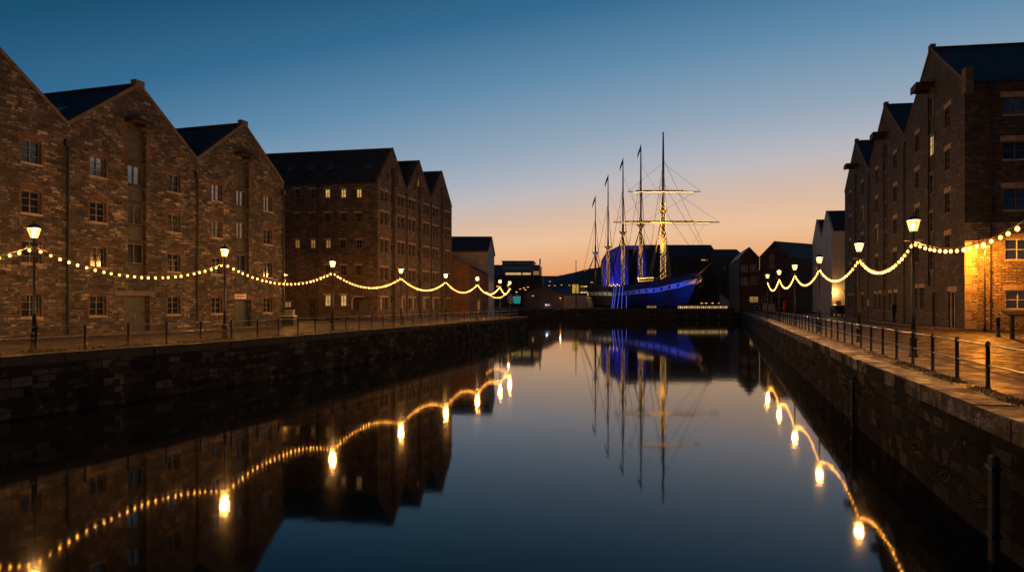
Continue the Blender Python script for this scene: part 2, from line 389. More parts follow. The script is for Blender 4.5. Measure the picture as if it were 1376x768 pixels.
# ------------------------------------------------------------------ building helpers
def clip(poly, px,pz,nx,nz):
    out=[]
    for i in range(len(poly)):
        a=poly[i]; b=poly[(i+1)%len(poly)]
        da=(a[0]-px)*nx+(a[1]-pz)*nz; db=(b[0]-px)*nx+(b[1]-pz)*nz
        if da<=1e-7: out.append(a)
        if (da<-1e-7 and db>1e-7) or (da>1e-7 and db<-1e-7):
            f=da/(da-db); out.append((a[0]+(b[0]-a[0])*f,a[1]+(b[1]-a[1])*f))
    return out
def wall_panel(mb, fr, x0,x1,z0,eave,peak=None,holes=(),depth=.25,mi=0):
    top=peak or eave
    xs=sorted({x0,x1,*[h[0] for h in holes],*[h[1] for h in holes]}); zs=sorted({z0,top,*[h[2] for h in holes],*[h[3] for h in holes]})
    xm=(x0+x1)/2
    for i in range(len(xs)-1):
        for j in range(len(zs)-1):
            cx=(xs[i]+xs[i+1])/2; cz=(zs[j]+zs[j+1])/2
            if any(h[0]<cx<h[1] and h[2]<cz<h[3] for h in holes): continue
            p=[(xs[i],zs[j]),(xs[i+1],zs[j]),(xs[i+1],zs[j+1]),(xs[i],zs[j+1])]
            if peak:
                sl=(peak-eave)/(xm-x0)
                p=clip(p,x0,eave,-sl,1); 
                if len(p)>2: p=clip(p,x1,eave,sl,1)
            if len(p)>2: mb.face([fr.pt(x,0,z) for x,z in p],mi)
    for h in holes:
        a,b,c,d=h[:4]; dd=h[5] if len(h)>5 else depth
        for (p,q) in (((a,c),(a,d)),((a,d),(b,d)),((b,d),(b,c)),((b,c),(a,c))):
            mb.face([fr.pt(p[0],0,p[1]),fr.pt(q[0],0,q[1]),fr.pt(q[0],dd,q[1]),fr.pt(p[0],dd,p[1])],mi)
        r=h[4] if len(h)>4 else 0
        if r:
            m=(a+b)/2; N=4
            for sgn,xc in ((0,a),(1,b)):
                pts=[(xc+(m-xc)*k/N, d-r*(1-k/N)**2) for k in range(N+1)]
                for k in range(N): mb.face([fr.pt(xc,0,d),fr.pt(pts[k][0],0,pts[k][1]),fr.pt(pts[k+1][0],0,pts[k+1][1])],mi)
def window(root, fr, x0,x1,z0,z1, pane, frame='frame', head='arch', rise=.16, depth=.25, nx=2, nz=3, sill='lintel', headh=.28):
    mb=MB(); y0,y1=depth-.11,depth-.04; b=.06
    mb.fbox(fr,x0,x0+b,y0,y1,z0,z1); mb.fbox(fr,x1-b,x1,y0,y1,z0,z1); mb.fbox(fr,x0+b,x1-b,y0,y1,z0,z0+b); mb.fbox(fr,x0+b,x1-b,y0,y1,z1-b-rise*.6,z1)
    for k in range(1,nx): 
        x=x0+(x1-x0)*k/nx; mb.fbox(fr,x-.03,x+.03,y0+.01,y1-.01,z0+b,z1-b)
    for k in range(1,nz):
        z=z0+(z1-rise*.5-z0)*k/nz; mb.fbox(fr,x0+b,x1-b,y0+.015,y1-.015,z-.02,z+.02)
    wo=mb.build('window',M[frame],root)
    mb=MB(); mb.face([fr.pt(x,depth-.03,z) for x,z in ((x0,z0),(x1,z0),(x1,z1),(x0,z1))]); mb.build('pane',M[pane],wo)
    if sill:
        mb=MB(); mb.fbox(fr,x0-.08,x1+.08,-.06,depth-.12,z0-.13,z0+.004); mb.build('sill',M[sill],wo)
    if head=='arch':
        mb=MB(); N=8; m=(x0+x1)/2; hw=(x1-x0)/2; pi_=[];po=[]
        for k in range(N+1):
            f=-1+2*k/N; pi_.append((m+f*hw,z1-rise*f*f)); po.append((m+f*(hw+.14),z1-rise*f*f*.9+.32))
        for k in range(N):
            mb.face([fr.pt(*q) for q in ((pi_[k][0],-.018,pi_[k][1]),(pi_[k+1][0],-.018,pi_[k+1][1]),(po[k+1][0],-.018,po[k+1][1]),(po[k][0],-.018,po[k][1]))])
            mb.face([fr.pt(*q) for q in ((po[k][0],-.018,po[k][1]),(po[k+1][0],-.018,po[k+1][1]),(po[k+1][0],.02,po[k+1][1]),(po[k][0],.02,po[k][1]))])
            mb.face([fr.pt(*q) for q in ((pi_[k][0],-.018,pi_[k][1]),(pi_[k+1][0],-.018,pi_[k+1][1]),(pi_[k+1][0],depth-.12,pi_[k+1][1]),(pi_[k][0],depth-.12,pi_[k][1]))])
        # brick jambs
        for a,c in ((x0-.14,x0),(x1,x1+.14)): mb.fbox(fr,a,c,-.012,.03,z0+.01,z1-rise+.02)
        mb.build('lintel',M['arch'],wo)
    elif head:
        mb=MB(); mb.fbox(fr,x0-.2,x1+.2,-.025,.1,z1+.004,z1+headh); mb.build('lintel',M[head],wo)
    return wo
def gable_roof(root, fr, x0,x1,eave,peak,y0,y1,mat='slate',verge=True,vmat='verge',cap=True,th=.14):
    xm=(x0+x1)/2; mb=MB()
    for xa in (x0,x1):
        p=[fr.pt(xa,y0,eave+.012),fr.pt(xm,y0,peak+.012),fr.pt(xm,y1,peak+.012),fr.pt(xa,y1,eave+.012)]
        mb.hexa(p+[q+Vector((0,0,th)) for q in p])
    ro=mb.build('roof',M[mat],root)
    mb=MB(); mb.fbox(fr,xm-.14,xm+.14,y0+.3,y1,peak+th-.02,peak+th+.09); mb.build('ridge',M['verge'],ro)
    if verge:
        mb=MB()
        for xa in (x0,x1):
            p=[fr.pt(xa,-.07,eave+.008),fr.pt(xm,-.07,peak+.008),fr.pt(xm,.3,peak+.008),fr.pt(xa,.3,eave+.008)]
            mb.hexa(p+[q+Vector((0,0,th+.14)) for q in p])
        if cap: mb.fbox(fr,xm-.34,xm+.34,-.1,.34,peak+.02,peak+th+.27)
        mb.build('verge',M[vmat],ro)
    return ro
def downpipe(root, fr, x, z1, y=-.1, r=.065):
    mb=MB(); mb.tube([fr.pt(x,y,.05),fr.pt(x,y,z1)],r,8); mb.fbox(fr,x-.2,x+.2,y-.1,y+.09,z1,z1+.42)
    for k in range(1,int(z1/2.2)): mb.fbox(fr,x-.1,x+.1,y-.08,y+.09,k*2.2,k*2.2+.09)
    mb.build('downpipe',M['pipe'],root)
def door(root, fr, x0,x1,z0,z1, mat='timber', depth=.3, planks=5, name='door'):
    mb=MB(); n_=planks; w_=(x1-x0)/n_
    for k in range(n_): mb.fbox(fr,x0+k*w_+.008,x0+(k+1)*w_-.008,depth-.1,depth-.03,z0+.02,z1-.01)
    mb.fbox(fr,x0,x1,depth-.04,depth-.02,z0,z1)
    o=mb.build(name,M[mat],root)
    mb=MB(); xm=x0+(x1-x0)*.52
    mb.tube([fr.pt(xm,depth-.16,z0+1.0),fr.pt(xm,depth-.16,z0+1.2)],.02,6); mb.build('handle',M['rail'],o)
    return o

def body(root, fr, L, D, eave, mat, front, extra_sides=True, z0=-.3):
    front.build('wall',mat,root)

# ------------------------------------------------------------------ A: stone warehouse, three gables (left)
aA=-41.4
d0=28.3; OA=on_line(aA,d0)+Vector((0,0,QZ))
rootA=thing('stone_warehouse',OA,'brown rubble stone warehouse with arched windows and three gables behind the left railing','warehouse')
frA=Fr((0,0,0),U,V)
def xA(px): return (d_at(aA,px)-d0)*UL
BW=9.2*UL; EA,PA=13.2,17.35; DA=24
wall=MB()
lvls=(1.22,4.42,7.4,10.4)
wins=[];
for b in range(3):
    x0=b*BW; holes=[]; xc=x0+.485*BW
    for fx in (.2,.79):
        xm=x0+fx*BW
        for k,z in enumerate(lvls):
            if b==2 and fx==.79 and k==9: continue
            holes.append((xm-.52,xm+.52,z,z+1.42,.16)); wins.append((b,k,xm,z))
    # loading column, and the door at its foot
    holes.append((xc-.68,xc+.68,3.75,14.3,0,.42))
    dw=.95 if b!=2 else .92
    holes.append((xc-dw,xc+dw,0,2.55 if b!=2 else 2.35,0,.42))
    wall_panel(wall,frA,x0,x0+BW,-.3,EA,PA,holes)
    xl=xc
    # loading doors stacked in the column
    zz=[(3.75,4.75,'t'),(4.85,6.25,'g'),(6.5,7.5,'t'),(7.6,9.0,'g'),(9.25,10.3,'t'),(10.4,11.75,'g'),(12.05,14.3,'t')]
    for (a,c,kind) in zz:
        if kind=='t': door(rootA,frA,xc-.68,xc+.68,a,c,'timber',.42,5,'loading_door')
        else: window(rootA,frA,xc-.68,xc+.68,a,c,'pane_sky' if (a>7 and (b!=1 or a<12)) else 'pane','frame',None,0,.42,2,1,None)
    for z in (6.25,9.0,11.75):
        mb=MB(); mb.fbox(frA,xc-.68,xc+.68,.08,.4,z+.005,z+.245); mb.build('floor_beam',M['timber_dark'],rootA)
    for z,h_ in ((4.75,.095),(7.5,.096),(10.3,.096)):
        mb=MB(); mb.fbox(frA,xc-.68,xc+.68,.2,.4,z+.004,z+h_); mb.build('transom',M['timber_dark'],rootA)
    mb=MB(); mb.fbox(frA,xc-.95,xc+.95,-.85,.1,14.55,14.68); mb.fbox(frA,xc-.16,xc+.16,-.95,.4,14.35,14.55); mb.fbox(frA,xc-.8,xc+.8,-.55,.1,14.68,14.92)
    mb.build('hoist_beam',M['timber_dark'],rootA)
    mb=MB()
    for s in (-1,1): mb.fbox(frA,xc+s*.68-(0 if s>0 else .3),xc+s*.68+(.3 if s>0 else 0),-.014,.03,11.9,14.3)
    mb.build('brick_surround',M['arch'],rootA)
    hd=2.55 if b!=2 else 2.35
    door(rootA,frA,xc-dw,xc+dw,0,hd,'timber' if b!=2 else 'green_bin',.42,2 if b!=2 else 4)
    mb=MB(); mb.fbox(frA,xc-dw-.7,xc+dw+.35,-.05,.1,hd+.004,hd+.36); mb.build('door_lintel',M['verge'],rootA)
# flank and rear walls
sA=frA.side(3*BW); wall_panel(wall,sA,0,DA,-.3,EA)
s0=frA.side(0); wall_panel(wall,s0,0,DA,-.3,EA)
wall_panel(wall,Fr(frA.pt(0,DA,0),U,-V),0,3*BW,-.3,EA)
for b in range(3):
    wall_panel(wall,Fr(frA.pt(0,DA,0),U,-V),b*BW,(b+1)*BW,EA,EA,PA)
wall.build('wall',M['rubble'],rootA)
rr=random.Random(3)
for (b,k,xm,z) in wins:
    pane='pane_sky' if (k>=2 and rr.random()<.6) else 'pane'
    if (b,k)==(0,2): pane='pane'
    window(rootA,frA,xm-.52,xm+.52,z,z+1.42,pane,'frame','arch',.16,.25,2,3)
for b in range(3):
    ro=gable_roof(rootA,frA,b*BW,(b+1)*BW,EA,PA,.1,DA)
    if b==1:
        mb=MB(); x0=b*BW; sl=(PA-EA)/(BW/2)
        for (ya,yb) in ((3.2,5.0),(7.5,9.2)):
            xa,xb=x0+1.0,x0+2.3
            p=[frA.pt(xa,ya,EA+sl*1.0+.2),frA.pt(xb,ya,EA+sl*2.3+.2),frA.pt(xb,yb,EA+sl*2.3+.2),frA.pt(xa,yb,EA+sl*1.0+.2)]
            mb.hexa([q-Vector((0,0,.1)) for q in p]+p)
        mb.build('skylight',M['pane_sky'],ro)
for b in (1,2,): downpipe(rootA,frA,b*BW,EA-1.3)
downpipe(rootA,frA,3*BW-.1,EA-1.0)
# small iron plates on the wall
mb=MB()
for px,py in ((104,254),(304,298),(258,300)):
    d=d_at(aA,px); z=Zp(py,d)-QZ; x=(d-d0)*UL; mb.fbox(frA,x-.18,x+.18,-.04,.02,z-.12,z+.12)
mb.build('wall_plate',M['iron'],rootA)
# pale sign over the door of the third gable
xc=2*BW+.485*BW
sg=thing('door_sign',OA+frA.pt(xc-.35,-.08,2.42),'small pale sign with red lettering above the far stone warehouse door','sign')
mb=MB(); mb.fbox(Fr((0,0,0),U,V),-.62,.62,-.02,.02,0,.42); mb.build('panel',M['frame_white'],sg)
mb=MB()
for k in range(7): mb.fbox(Fr((0,0,0),U,V),-.5+k*.145,-.5+k*.145+.1,-.03,-.021,.13,.29)
mb.build('lettering',M['red'],sg)

# ------------------------------------------------------------------ B: brick warehouse, three gables (left, further)
aB=-44.4; dB=[76.2,83.1,90.0,96.9]
OB=on_line(aB,dB[0])+Vector((0,0,QZ))
sdir=Vector((-.986,.167,0))
rootB=thing('brick_warehouse',OB,'tall dark brick warehouse with three steep gables and slate roofs beyond the stone warehouse','warehouse')
frB=Fr((0,0,0),U,sdir); LB=(dB[3]-dB[0])*UL; bB=LB/3; EB,PB=17.6,22.6; DB=34
wall=MB(); rowsB=(1.2,5.1,8.75,12.3,15.4)
rr=random.Random(8)
for b in range(3):
    x0=b*bB; holes=[]; xc=x0+.52*bB; wl=[]
    for k,z in enumerate(rowsB):
        for fx in (.14,.29,.73,.87):
            xm=x0+fx*bB; h=1.65 if k<4 else 1.3
            if k==0 and fx==.73 and b==0: continue
            holes.append((xm-.31,xm+.31,z,z+h)); wl.append((xm,z,h,k))
    for fx in (.33,.68):
        xm=x0+fx*bB; holes.append((xm-.25,xm+.25,18.3,19.3)); wl.append((xm,18.3,1.0,5))
    holes.append((xc-.5,xc+.5,0,20.2,0,.4))
    wall_panel(wall,frB,x0,x0+bB,-.3,EB,PB,holes,.22)
    for (xm,z,h,k) in wl:
        p='pane'
        if k==0 and rr.random()<.35: p='lit_dim'
        window(rootB,frB,xm-.31 if k<5 else xm-.25,xm+.31 if k<5 else xm+.25,z,z+h,p,'frame','lintel' if k<5 else None,0,.22,1,2,'verge',.22)
    for k in range(6):
        z=k*3.4; door(rootB,frB,xc-.5,xc+.5,z,z+2.0,'timber_dark',.4,4,'loading_door')
        window(rootB,frB,xc-.5,xc+.5,z+2.1,z+3.2,'lit_dim' if (b,k) in ((1,5),) else 'pane_sky' if k>3 and b==1 else 'pane','frame',None,0,.4,2,1,None)
        mb=MB(); mb.fbox(frB,xc-.5,xc+.5,.1,.38,z+2.003,z+2.097); mb.build('transom',M['timber_dark'],rootB)
        if k<5: mb=MB(); mb.fbox(frB,xc-.5,xc+.5,.1,.38,z+3.203,z+3.397); mb.build('floor_beam',M['timber_dark'],rootB)
sB=Fr(frB.pt(0,0,0),sdir,U); holes=[]; wl=[]
def xB(px):   # distance along the side wall that shows at px
    o=OB; t=0
    best=min(range(0,3400),key=lambda i: abs(PPX+F*(o.x+sdir.x*i*.01)/(o.y+sdir.y*i*.01)-px)); return best*.01
for row,(py,pxs) in enumerate(((259.6,(399.7,420,439.7,461,482)),(291.7,(399,419,440,461,481)),(327.6,(399,420,440.5,460,482)),(363,(440,461,481)),(403.6,(440,461)))):
    for px in pxs:
        x=xB(px); dd=OB.y+sdir.y*x; z=Zp(py,dd)-QZ; w_=.36 if row!=4 else .42; h=.55 if row<3 else .65 if row==3 else .72
        lit={(0,439.7):'lit_pale',(0,461):'lit_pale',(0,482):'lit_pale',(2,399):'lit_dim',(2,420):'lit_dim',(2,440.5):'lit_dim',(4,440):'lit_pale',(4,461):'lit_pale'}.get((row,px),'pane')
        holes.append((x-w_,x+w_,z-h,z+h)); wl.append((x,z,w_,h,lit))
xd=xB(386); holes.append((xd-.5,xd+.5,0,2.3)); xe=xB(420); holes.append((xe-.5,xe+.5,0,2.5))
wall_panel(wall,sB,0,DB,-.3,EB,None,holes,.22)
for (x,z,w_,h,lit) in wl: window(rootB,sB,x-w_,x+w_,z-h,z+h,lit,'frame','lintel',0,.22,2,2,'verge',.2)
door(rootB,sB,xd-.5,xd+.5,0,1.5,'timber_dark',.22,3); window(rootB,sB,xd-.5,xd+.5,1.5,2.3,'lit_dim','frame',None,0,.22,2,1,None)
door(rootB,sB,xe-.5,xe+.5,0,2.5,'timber_dark',.22,3)
wall_panel(wall,Fr(frB.pt(LB,0,0),sdir,U),0,DB,-.3,EB)
wall.build('wall',M['brickB'],rootB)
for b in range(3):
    ro=gable_roof(rootB,frB,b*bB,(b+1)*bB,EB,PB,.1,DB,cap=False)
    if b==0:
        sl=(PB-EB)/(bB/2)
        for px in (380,407,433,487):
            ya=xB(px)-.4; yb=ya+.9; xa,xb=1.5,2.05
            mb=MB(); p=[frB.pt(xa,ya,EB+sl*xa+.24),frB.pt(xb,ya,EB+sl*xb+.24),frB.pt(xb,yb,EB+sl*xb+.24),frB.pt(xa,yb,EB+sl*xa+.24)]
            mb.hexa([q-Vector((0,0,.12)) for q in p]+p); mb.build('skylight',M['pane_sky'],ro)
for b in (1,2): downpipe(rootB,frB,b*bB,EB-.6)
downpipe(rootB,sB,xB(428),EB-.5)
mb=MB(); mb.fbox(sB,.0,DB,-.16,.02,EB-.12,EB+.06); mb.build('gutter',M['pipe'],rootB)
# entrance canopy with a lit edge, on the side wall
x1,x2=xB(497),xB(481)
cn=thing('entrance_canopy',OB+sB.pt(x1,0,0),'pale curved rim canopy over the entrance of the tall brick warehouse','canopy')
q=Fr((0,0,0),sdir,-U)
mb=MB(); arc=[(0,2.9)]+[(x2-x1-.0-.5+.5*math.sin(k*R(15)),2.9-.5+.5*math.cos(k*R(15))) for k in range(7)]+[(x2-x1,1.3)]
mb.tube([q.pt(x,1.25,z) for x,z in arc],.09,8); mb.build('rim',M['lintel'],cn)
mb=MB(); 
for k in range(len(arc)-1): mb.face([q.pt(arc[k][0],0,arc[k][1]),q.pt(arc[k+1][0],0,arc[k+1][1]),q.pt(arc[k+1][0],1.25,arc[k+1][1]),q.pt(arc[k][0],1.25,arc[k][1])])
so=mb.build('hood',M['timber_dark'],cn); sm=so.modifiers.new('s','SOLIDIFY'); sm.thickness=.05
mb=MB(); mb.fbox(q,.1,x2-x1-.1,.06,.14,.05,2.2); mb.build('door',M['timber'],cn)

# ------------------------------------------------------------------ C: brick warehouse on the right
aC=18.35; dC0=45.5; bw=15.1; OC=on_line(aC,dC0)+Vector((0,0,QZ))
cdir=Vector((.9925,-.122,0))
rootC=thing('brick_warehouse',OC,'tall brown brick warehouse with pale lintels and hoist hoods on the right street','warehouse')
frC=Fr((0,0,0),U,cdir); bC=bw*UL; EC,PC=18.9,24.6; DC=30
wall=MB(); rowsC=(6.0,9.5,13.0,16.5)
for b in range(3):
    x0=b*bC; holes=[]; xc=x0+.49*bC; wl=[]
    for k,z in enumerate(rowsC):
        for fx in (.23,.74):
            xm=x0+fx*bC; holes.append((xm-.6,xm+.6,z,z+1.65)); wl.append((xm,z,1.2,1.65,'pane' if (b,k,fx) not in ((1,1,.74),(2,2,.23)) else 'lit_dim'))
    holes.append((xc-.75,xc+.75,3.6,20.6,0,.22))
    gl=[]
    if b==0:
        for (pa,pb_,za,zb,kind) in ((1252.5,1262.5,.0,3.0,'door'),(1274.5,1285,0.0,3.0,'glass'),(1236.5,1241.5,1.5,3.5,'win'),(1229.5,1233,1.5,3.5,'win'),(1209.5,1214,1.5,3.4,'win')):
            a=(d_at(aC,pb_)-dC0)*UL; c=(d_at(aC,pa)-dC0)*UL
            if c>bC: continue
            if kind!='win' and c>a+1.8: c=a+1.8
            holes.append((a,c,za,zb)); gl.append((a,c,za,zb,kind))
    else:
        for fx in (.22,.36,.64,.78): 
            xm=x0+fx*bC; holes.append((xm-.5,xm+.5,1.3,3.2)); gl.append((xm-.5,xm+.5,1.3,3.2,'win'))
        holes.append((xc-.9,xc+.9,0,2.9)); gl.append((xc-.9,xc+.9,0,2.9,'door'))
    wall_panel(wall,frC,x0,x0+bC,-.3,EC,PC,holes,.26)
    for (xm,z,w_,h,p) in wl: window(rootC,frC,xm-w_/2,xm+w_/2,z,z+h,p,'frame','lintel',0,.26,2,3,'verge',.42)
    for (a,c,za,zb,kind) in gl:
        if kind=='door': door(rootC,frC,a,c,za,zb,'timber_dark',.26,4)
        elif kind=='glass': window(rootC,frC,a,c,za,zb,'pane','frame_white','lintel',0,.26,2,1,None,.4)
        else: window(rootC,frC,a,c,za,zb,'pane','frame','lintel',0,.26,2,2,'verge',.36)
    for k in range(5):
        z=3.6+k*3.4
        lit='lit_pale' if (b,k)==(0,3) else 'pane_sky' if (b,k) in ((1,3),(0,4)) else 'pane'
        door(rootC,frC,xc-.75,xc+.75,z,z+1.3,'timber_dark',.22,5,'loading_door')
        window(rootC,frC,xc-.75,xc+.75,z+1.4,z+3.15,lit,'frame',None,0,.22,2,2,None)
        mb=MB(); mb.fbox(frC,xc-.75,xc+.75,.05,.2,z+1.303,z+1.397); mb.build('transom',M['verge'],rootC); mb=MB(); mb.fbox(frC,xc-.75,xc+.75,.05,.2,z+3.153,z+3.397); mb.build('floor_beam',M['verge'],rootC)
    mb=MB(); mb.fbox(frC,xc-.85,xc+.85,-1.5,.1,21.2,21.45); mb.fbox(frC,xc-.85,xc+.85,-1.5,-1.38,20.85,21.2)
    for s in (-1,1): mb.fbox(frC,xc+s*.85-.05,xc+s*.85+.05,-1.38,.1,20.95,21.197)
    mb.build('hoist_hood',M['timber_dark'],rootC)
    mb=MB()
    for s in (-1,1): mb.fbox(frC,xc+s*.75-(0 if s>0 else .12),xc+s*.75+(.12 if s>0 else 0),-.03,.04,3.6,20.6)
    mb.build('loading_surround',M['timber_dark'],rootC)
sC=Fr(frC.pt(0,0,0),cdir,U); holes=[]; wl=[]
def xCs(px):
    return min(range(0,3000),key=lambda i: abs(PPX+F*(OC.x+cdir.x*i*.01)/(OC.y+cdir.y*i*.01)-px))*.01
x0=xCs(1351); 
for (py0,py1,lit,px0) in ((131,154,'pane_sky',1348),(190,214,'pane',1348),(253,282,'pane',1349),(321,349,'lit_off',1351),(390,415,'lit_off',1352)):
    xa=xCs(px0); dd=OC.y+cdir.y*xa; za=Zp(py1,dd)-QZ; zb=Zp(py0,dd)-QZ
    for j in range(4):
        a=xa+j*5.2; holes.append((a,a+1.75,za,zb)); wl.append((a,a+1.75,za,zb,lit if j==0 else 'pane'))
zs=8.2  # the two lowest storeys of this side are pale rough stone
lo=[h for h in holes if h[3]<zs]; hi=[h for h in holes if h[2]>=zs]
wl2=MB(); wall_panel(wl2,sC,0,DC,-.3,zs,None,lo,.26)
wall_panel(wall,sC,0,DC,zs,EC,None,hi,.26)
wall_panel(wall,Fr(frC.pt(3*bC,0,0),cdir,U),0,DC,-.3,EC)
wall.build('wall',M['brickC'],rootC); wl2.build('stone_base',M['stoneC'],rootC)
for (a,c,za,zb,lit) in wl: window(rootC,sC,a,c,za,zb,'pane' if lit=='lit_off' else lit,'frame_white' if lit=='lit_off' else 'frame','lintel',0,.26,2,2,'lintel',.42)
mb=MB()
for k in range(12): mb.fbox(sC,.0,.5 if k%2 else .85,-.03,.02,.1+k*.68,.1+k*.68+.62)
mb.build('quoin',M['lintel'],rootC)
for b in range(3): gable_roof(rootC,frC,b*bC,(b+1)*bC,EC,PC,.1,DC)
mb=MB(); mb.fbox(frC,-.5,.25,-.12,.45,EC-.9,EC+1.0); mb.build('kneeler',M['verge'],rootC)
for b in (1,2): downpipe(rootC,frC,b*bC,EC-.9)
downpipe(rootC,sC,xCs(1331),EC-.6)
mb=MB(); mb.fbox(sC,.6,DC,-.16,.02,EC-.1,EC+.05); mb.build('gutter',M['pipe'],rootC)
# pavement in front of C and A
def strip(name, fr, x0,x1,y0,y1,h,mat,base):
    mb=MB(); mb.fbox(fr,x0,x1,y0,y1,-.2,h); return tag(mb.build(name,mat,None,False,base),None,None,None,'structure')
strip('pavement',frC,.0,3*bC,-1.6,-.02,.11,M['flags'],OC)
strip('pavement',frA,-2,3*BW,-1.5,-.02,.10,M['flags'],OA)
strip('pavement',frB,.0,LB,-1.5,-.02,.10,M['flags'],OB)

# ------------------------------------------------------------------ smaller buildings
def simple_windows(root, fr, items, depth=.2, frame='frame_white', nx=2, nz=2):
    for (x0,x1,z0,z1,p) in items: window(root,fr,x0,x1,z0,z1,p,frame,None,0,depth,nx,nz,'lintel')
# D white gabled house
aD=21.3; OD=on_line(aD,118)+Vector((0,0,QZ)); frD=Fr((0,0,0),U,cdir)
rootD=thing('white_house',OD,'white rendered house with two gables between the brick warehouse and far dark buildings','house')
bD=13*UL; ED,PD=16.4,21.2; wall=MB()
for b in range(2):
    x0=b*bD; it=[]
    for z in (1.2,5.2,9.0): 
        for fx in (.3,.72): it.append((x0+fx*bD-.55,x0+fx*bD+.55,z,z+2.6,'pane'))
    it.append((x0+.5*bD-.5,x0+.5*bD+.5,12.6,16.0,'pane_sky' if b else 'pane'))
    wall_panel(wall,frD,x0,x0+bD,-.3,ED,PD,[i[:4] for i in it],.2); simple_windows(rootD,frD,it)
    gable_roof(rootD,frD,x0,x0+bD,ED,PD,.1,22,cap=False,vmat='white_wall')
sD=Fr(frD.pt(0,0,0),cdir,U); it=[(.75,1.75,.0,2.6,'pane')]
wall_panel(wall,sD,0,22,-.3,ED,None,[i[:4] for i in it],.2); door(rootD,sD,.75,1.75,0,2.6,'brown_clad',.2,3)
wall_panel(wall,Fr(frD.pt(2*bD,0,0),cdir,U),0,22,-.3,ED)
wall.build('wall',M['white_wall'],rootD)
mb=MB(); p=[sD.pt(1.9,-.02,4.6),sD.pt(5.5,-.02,4.6),sD.pt(5.5,-1.8,4.2),sD.pt(1.9,-1.8,4.2)]; mb.hexa([v-Vector((0,0,.1)) for v in p]+p); mb.build('porch_roof',M['frame_white'],rootD)
# E dark brick pair at the head of the street
def gable_front(name,label,px0,px1,d,eave_py,peak_py,mat,depthdir,items,D=24,base=QZ,roof='slate',cap=False):
    O=Vector((X(px0,d),d,base)); L=(px1-px0)*d/F
    root=thing(name,O,label,'building'); fr=Fr((0,0,0),(1,0,0),depthdir)
    e=Zp(eave_py,d)-base; pk=Zp(peak_py,d)-base
    its=[((a-px0)*d/F,(b-px0)*d/F,Zp(z1,d)-base,Zp(z0,d)-base,p) for (a,b,z0,z1,p) in items]
    w_=MB(); wall_panel(w_,fr,0,L,-.3,e,pk,[i[:4] for i in its],.2)
    for x in (0,L): wall_panel(w_,Fr(fr.pt(x,0,0),depthdir,(1,0,0)),0,D,-.3,e)
    w_.build('wall',mat,root); simple_windows(root,fr,its)
    gable_roof(root,fr,0,L,e,pk,.1,D,roof,True,'verge',cap)
    return root,fr
E1,_=gable_front('brick_building','dark brick gabled building with four pale windows right of the moored ship',993.5,1020.5,154,347,333,M['brickB'],(.15,.99,0),
    [(996,1005,356,365,'pane_sky'),(1008,1019.5,355,364,'pane_sky'),(996,1005,373,383,'pane_sky'),(1008,1019.5,372,382,'pane_sky'),(1007,1019,398,406,'lit_dim')])
E2,_=gable_front('brick_building','dark brick building with long slate roof and two stacked windows beside the white house',1020.8,1061,153,346,325,M['brickB'],(.86,.51,0),
    [(1034,1041,342,350,'pane_sky'),(1034,1041,352.5,359.5,'pane_sky'),(1023,1031,398,407,'pane'),(1036,1056,398,414,'pane')],40)
# long block to its right under the long roof
# F long dark building behind the ship, with lit windows
def long_block(name,label,px0,px1,d,eave_py,ridge_py,mat,items,D=30,base=2.95,roof='dark_roof',hip=True):
    O=Vector((X(px0,d),d,base)); L=(px1-px0)*d/F; root=thing(name,O,label,'building'); fr=Fr((0,0,0),(1,0,0),(0,1,0))
    e=Zp(eave_py,d)-base; dr=d+D/2; rg=Zp(ridge_py,dr)-base
    its=[((a-px0)*d/F,(b-px0)*d/F,Zp(z1,d)-base,Zp(z0,d)-base,p) for (a,b,z0,z1,p) in items]
    w_=MB(); wall_panel(w_,fr,0,L,-.3,e,None,[i[:4] for i in its],.2)
    for x in (0,L):
        w_.face([fr.pt(x,0,-.3),fr.pt(x,D,-.3),fr.pt(x,D,e),fr.pt(x,D/2,rg),fr.pt(x,0,e)])
    w_.face([fr.pt(0,D,-.3),fr.pt(L,D,-.3),fr.pt(L,D,e),fr.pt(0,D,e)])
    w_.build('wall',mat,root)
    m2=MB()
    for ya in (-.4,D+.4):
        p=[fr.pt(-.2,ya,e+.02),fr.pt(L+.2,ya,e+.02),fr.pt(L+.2,D/2,rg+.02),fr.pt(-.2,D/2,rg+.02)]
        m2.hexa(p+[v+Vector((0,0,.2)) for v in p])
    m2.build('roof',M[roof],root); simple_windows(root,fr,its,.2,'frame',1,1)
    return root,fr
long_block('dock_building','long dark dockside building with dark blue roof behind the ship bow',872,966,246,347,329.5,M['brickB'],
    [(958.3,961.4,354.5,359,'lit_pale'),(959,962,369.5,375.5,'lit_pale'),(942,948,348.3,349.9,'lit_pale'),(949.5,953,348.3,349.9,'lit_pale'),(905,909,365,370,'pane'),(920,924,365,370,'pane')],30)
long_block('dock_building','lower dark brick dock building with two lit windows left of the four window gable',966.3,1001,226,347,335.5,M['brickB'],
    [(989.5,992.3,354.5,361,'lit_pale'),(989.5,992.3,371.5,378,'lit_pale'),(972,975,357,362,'pane')],24)
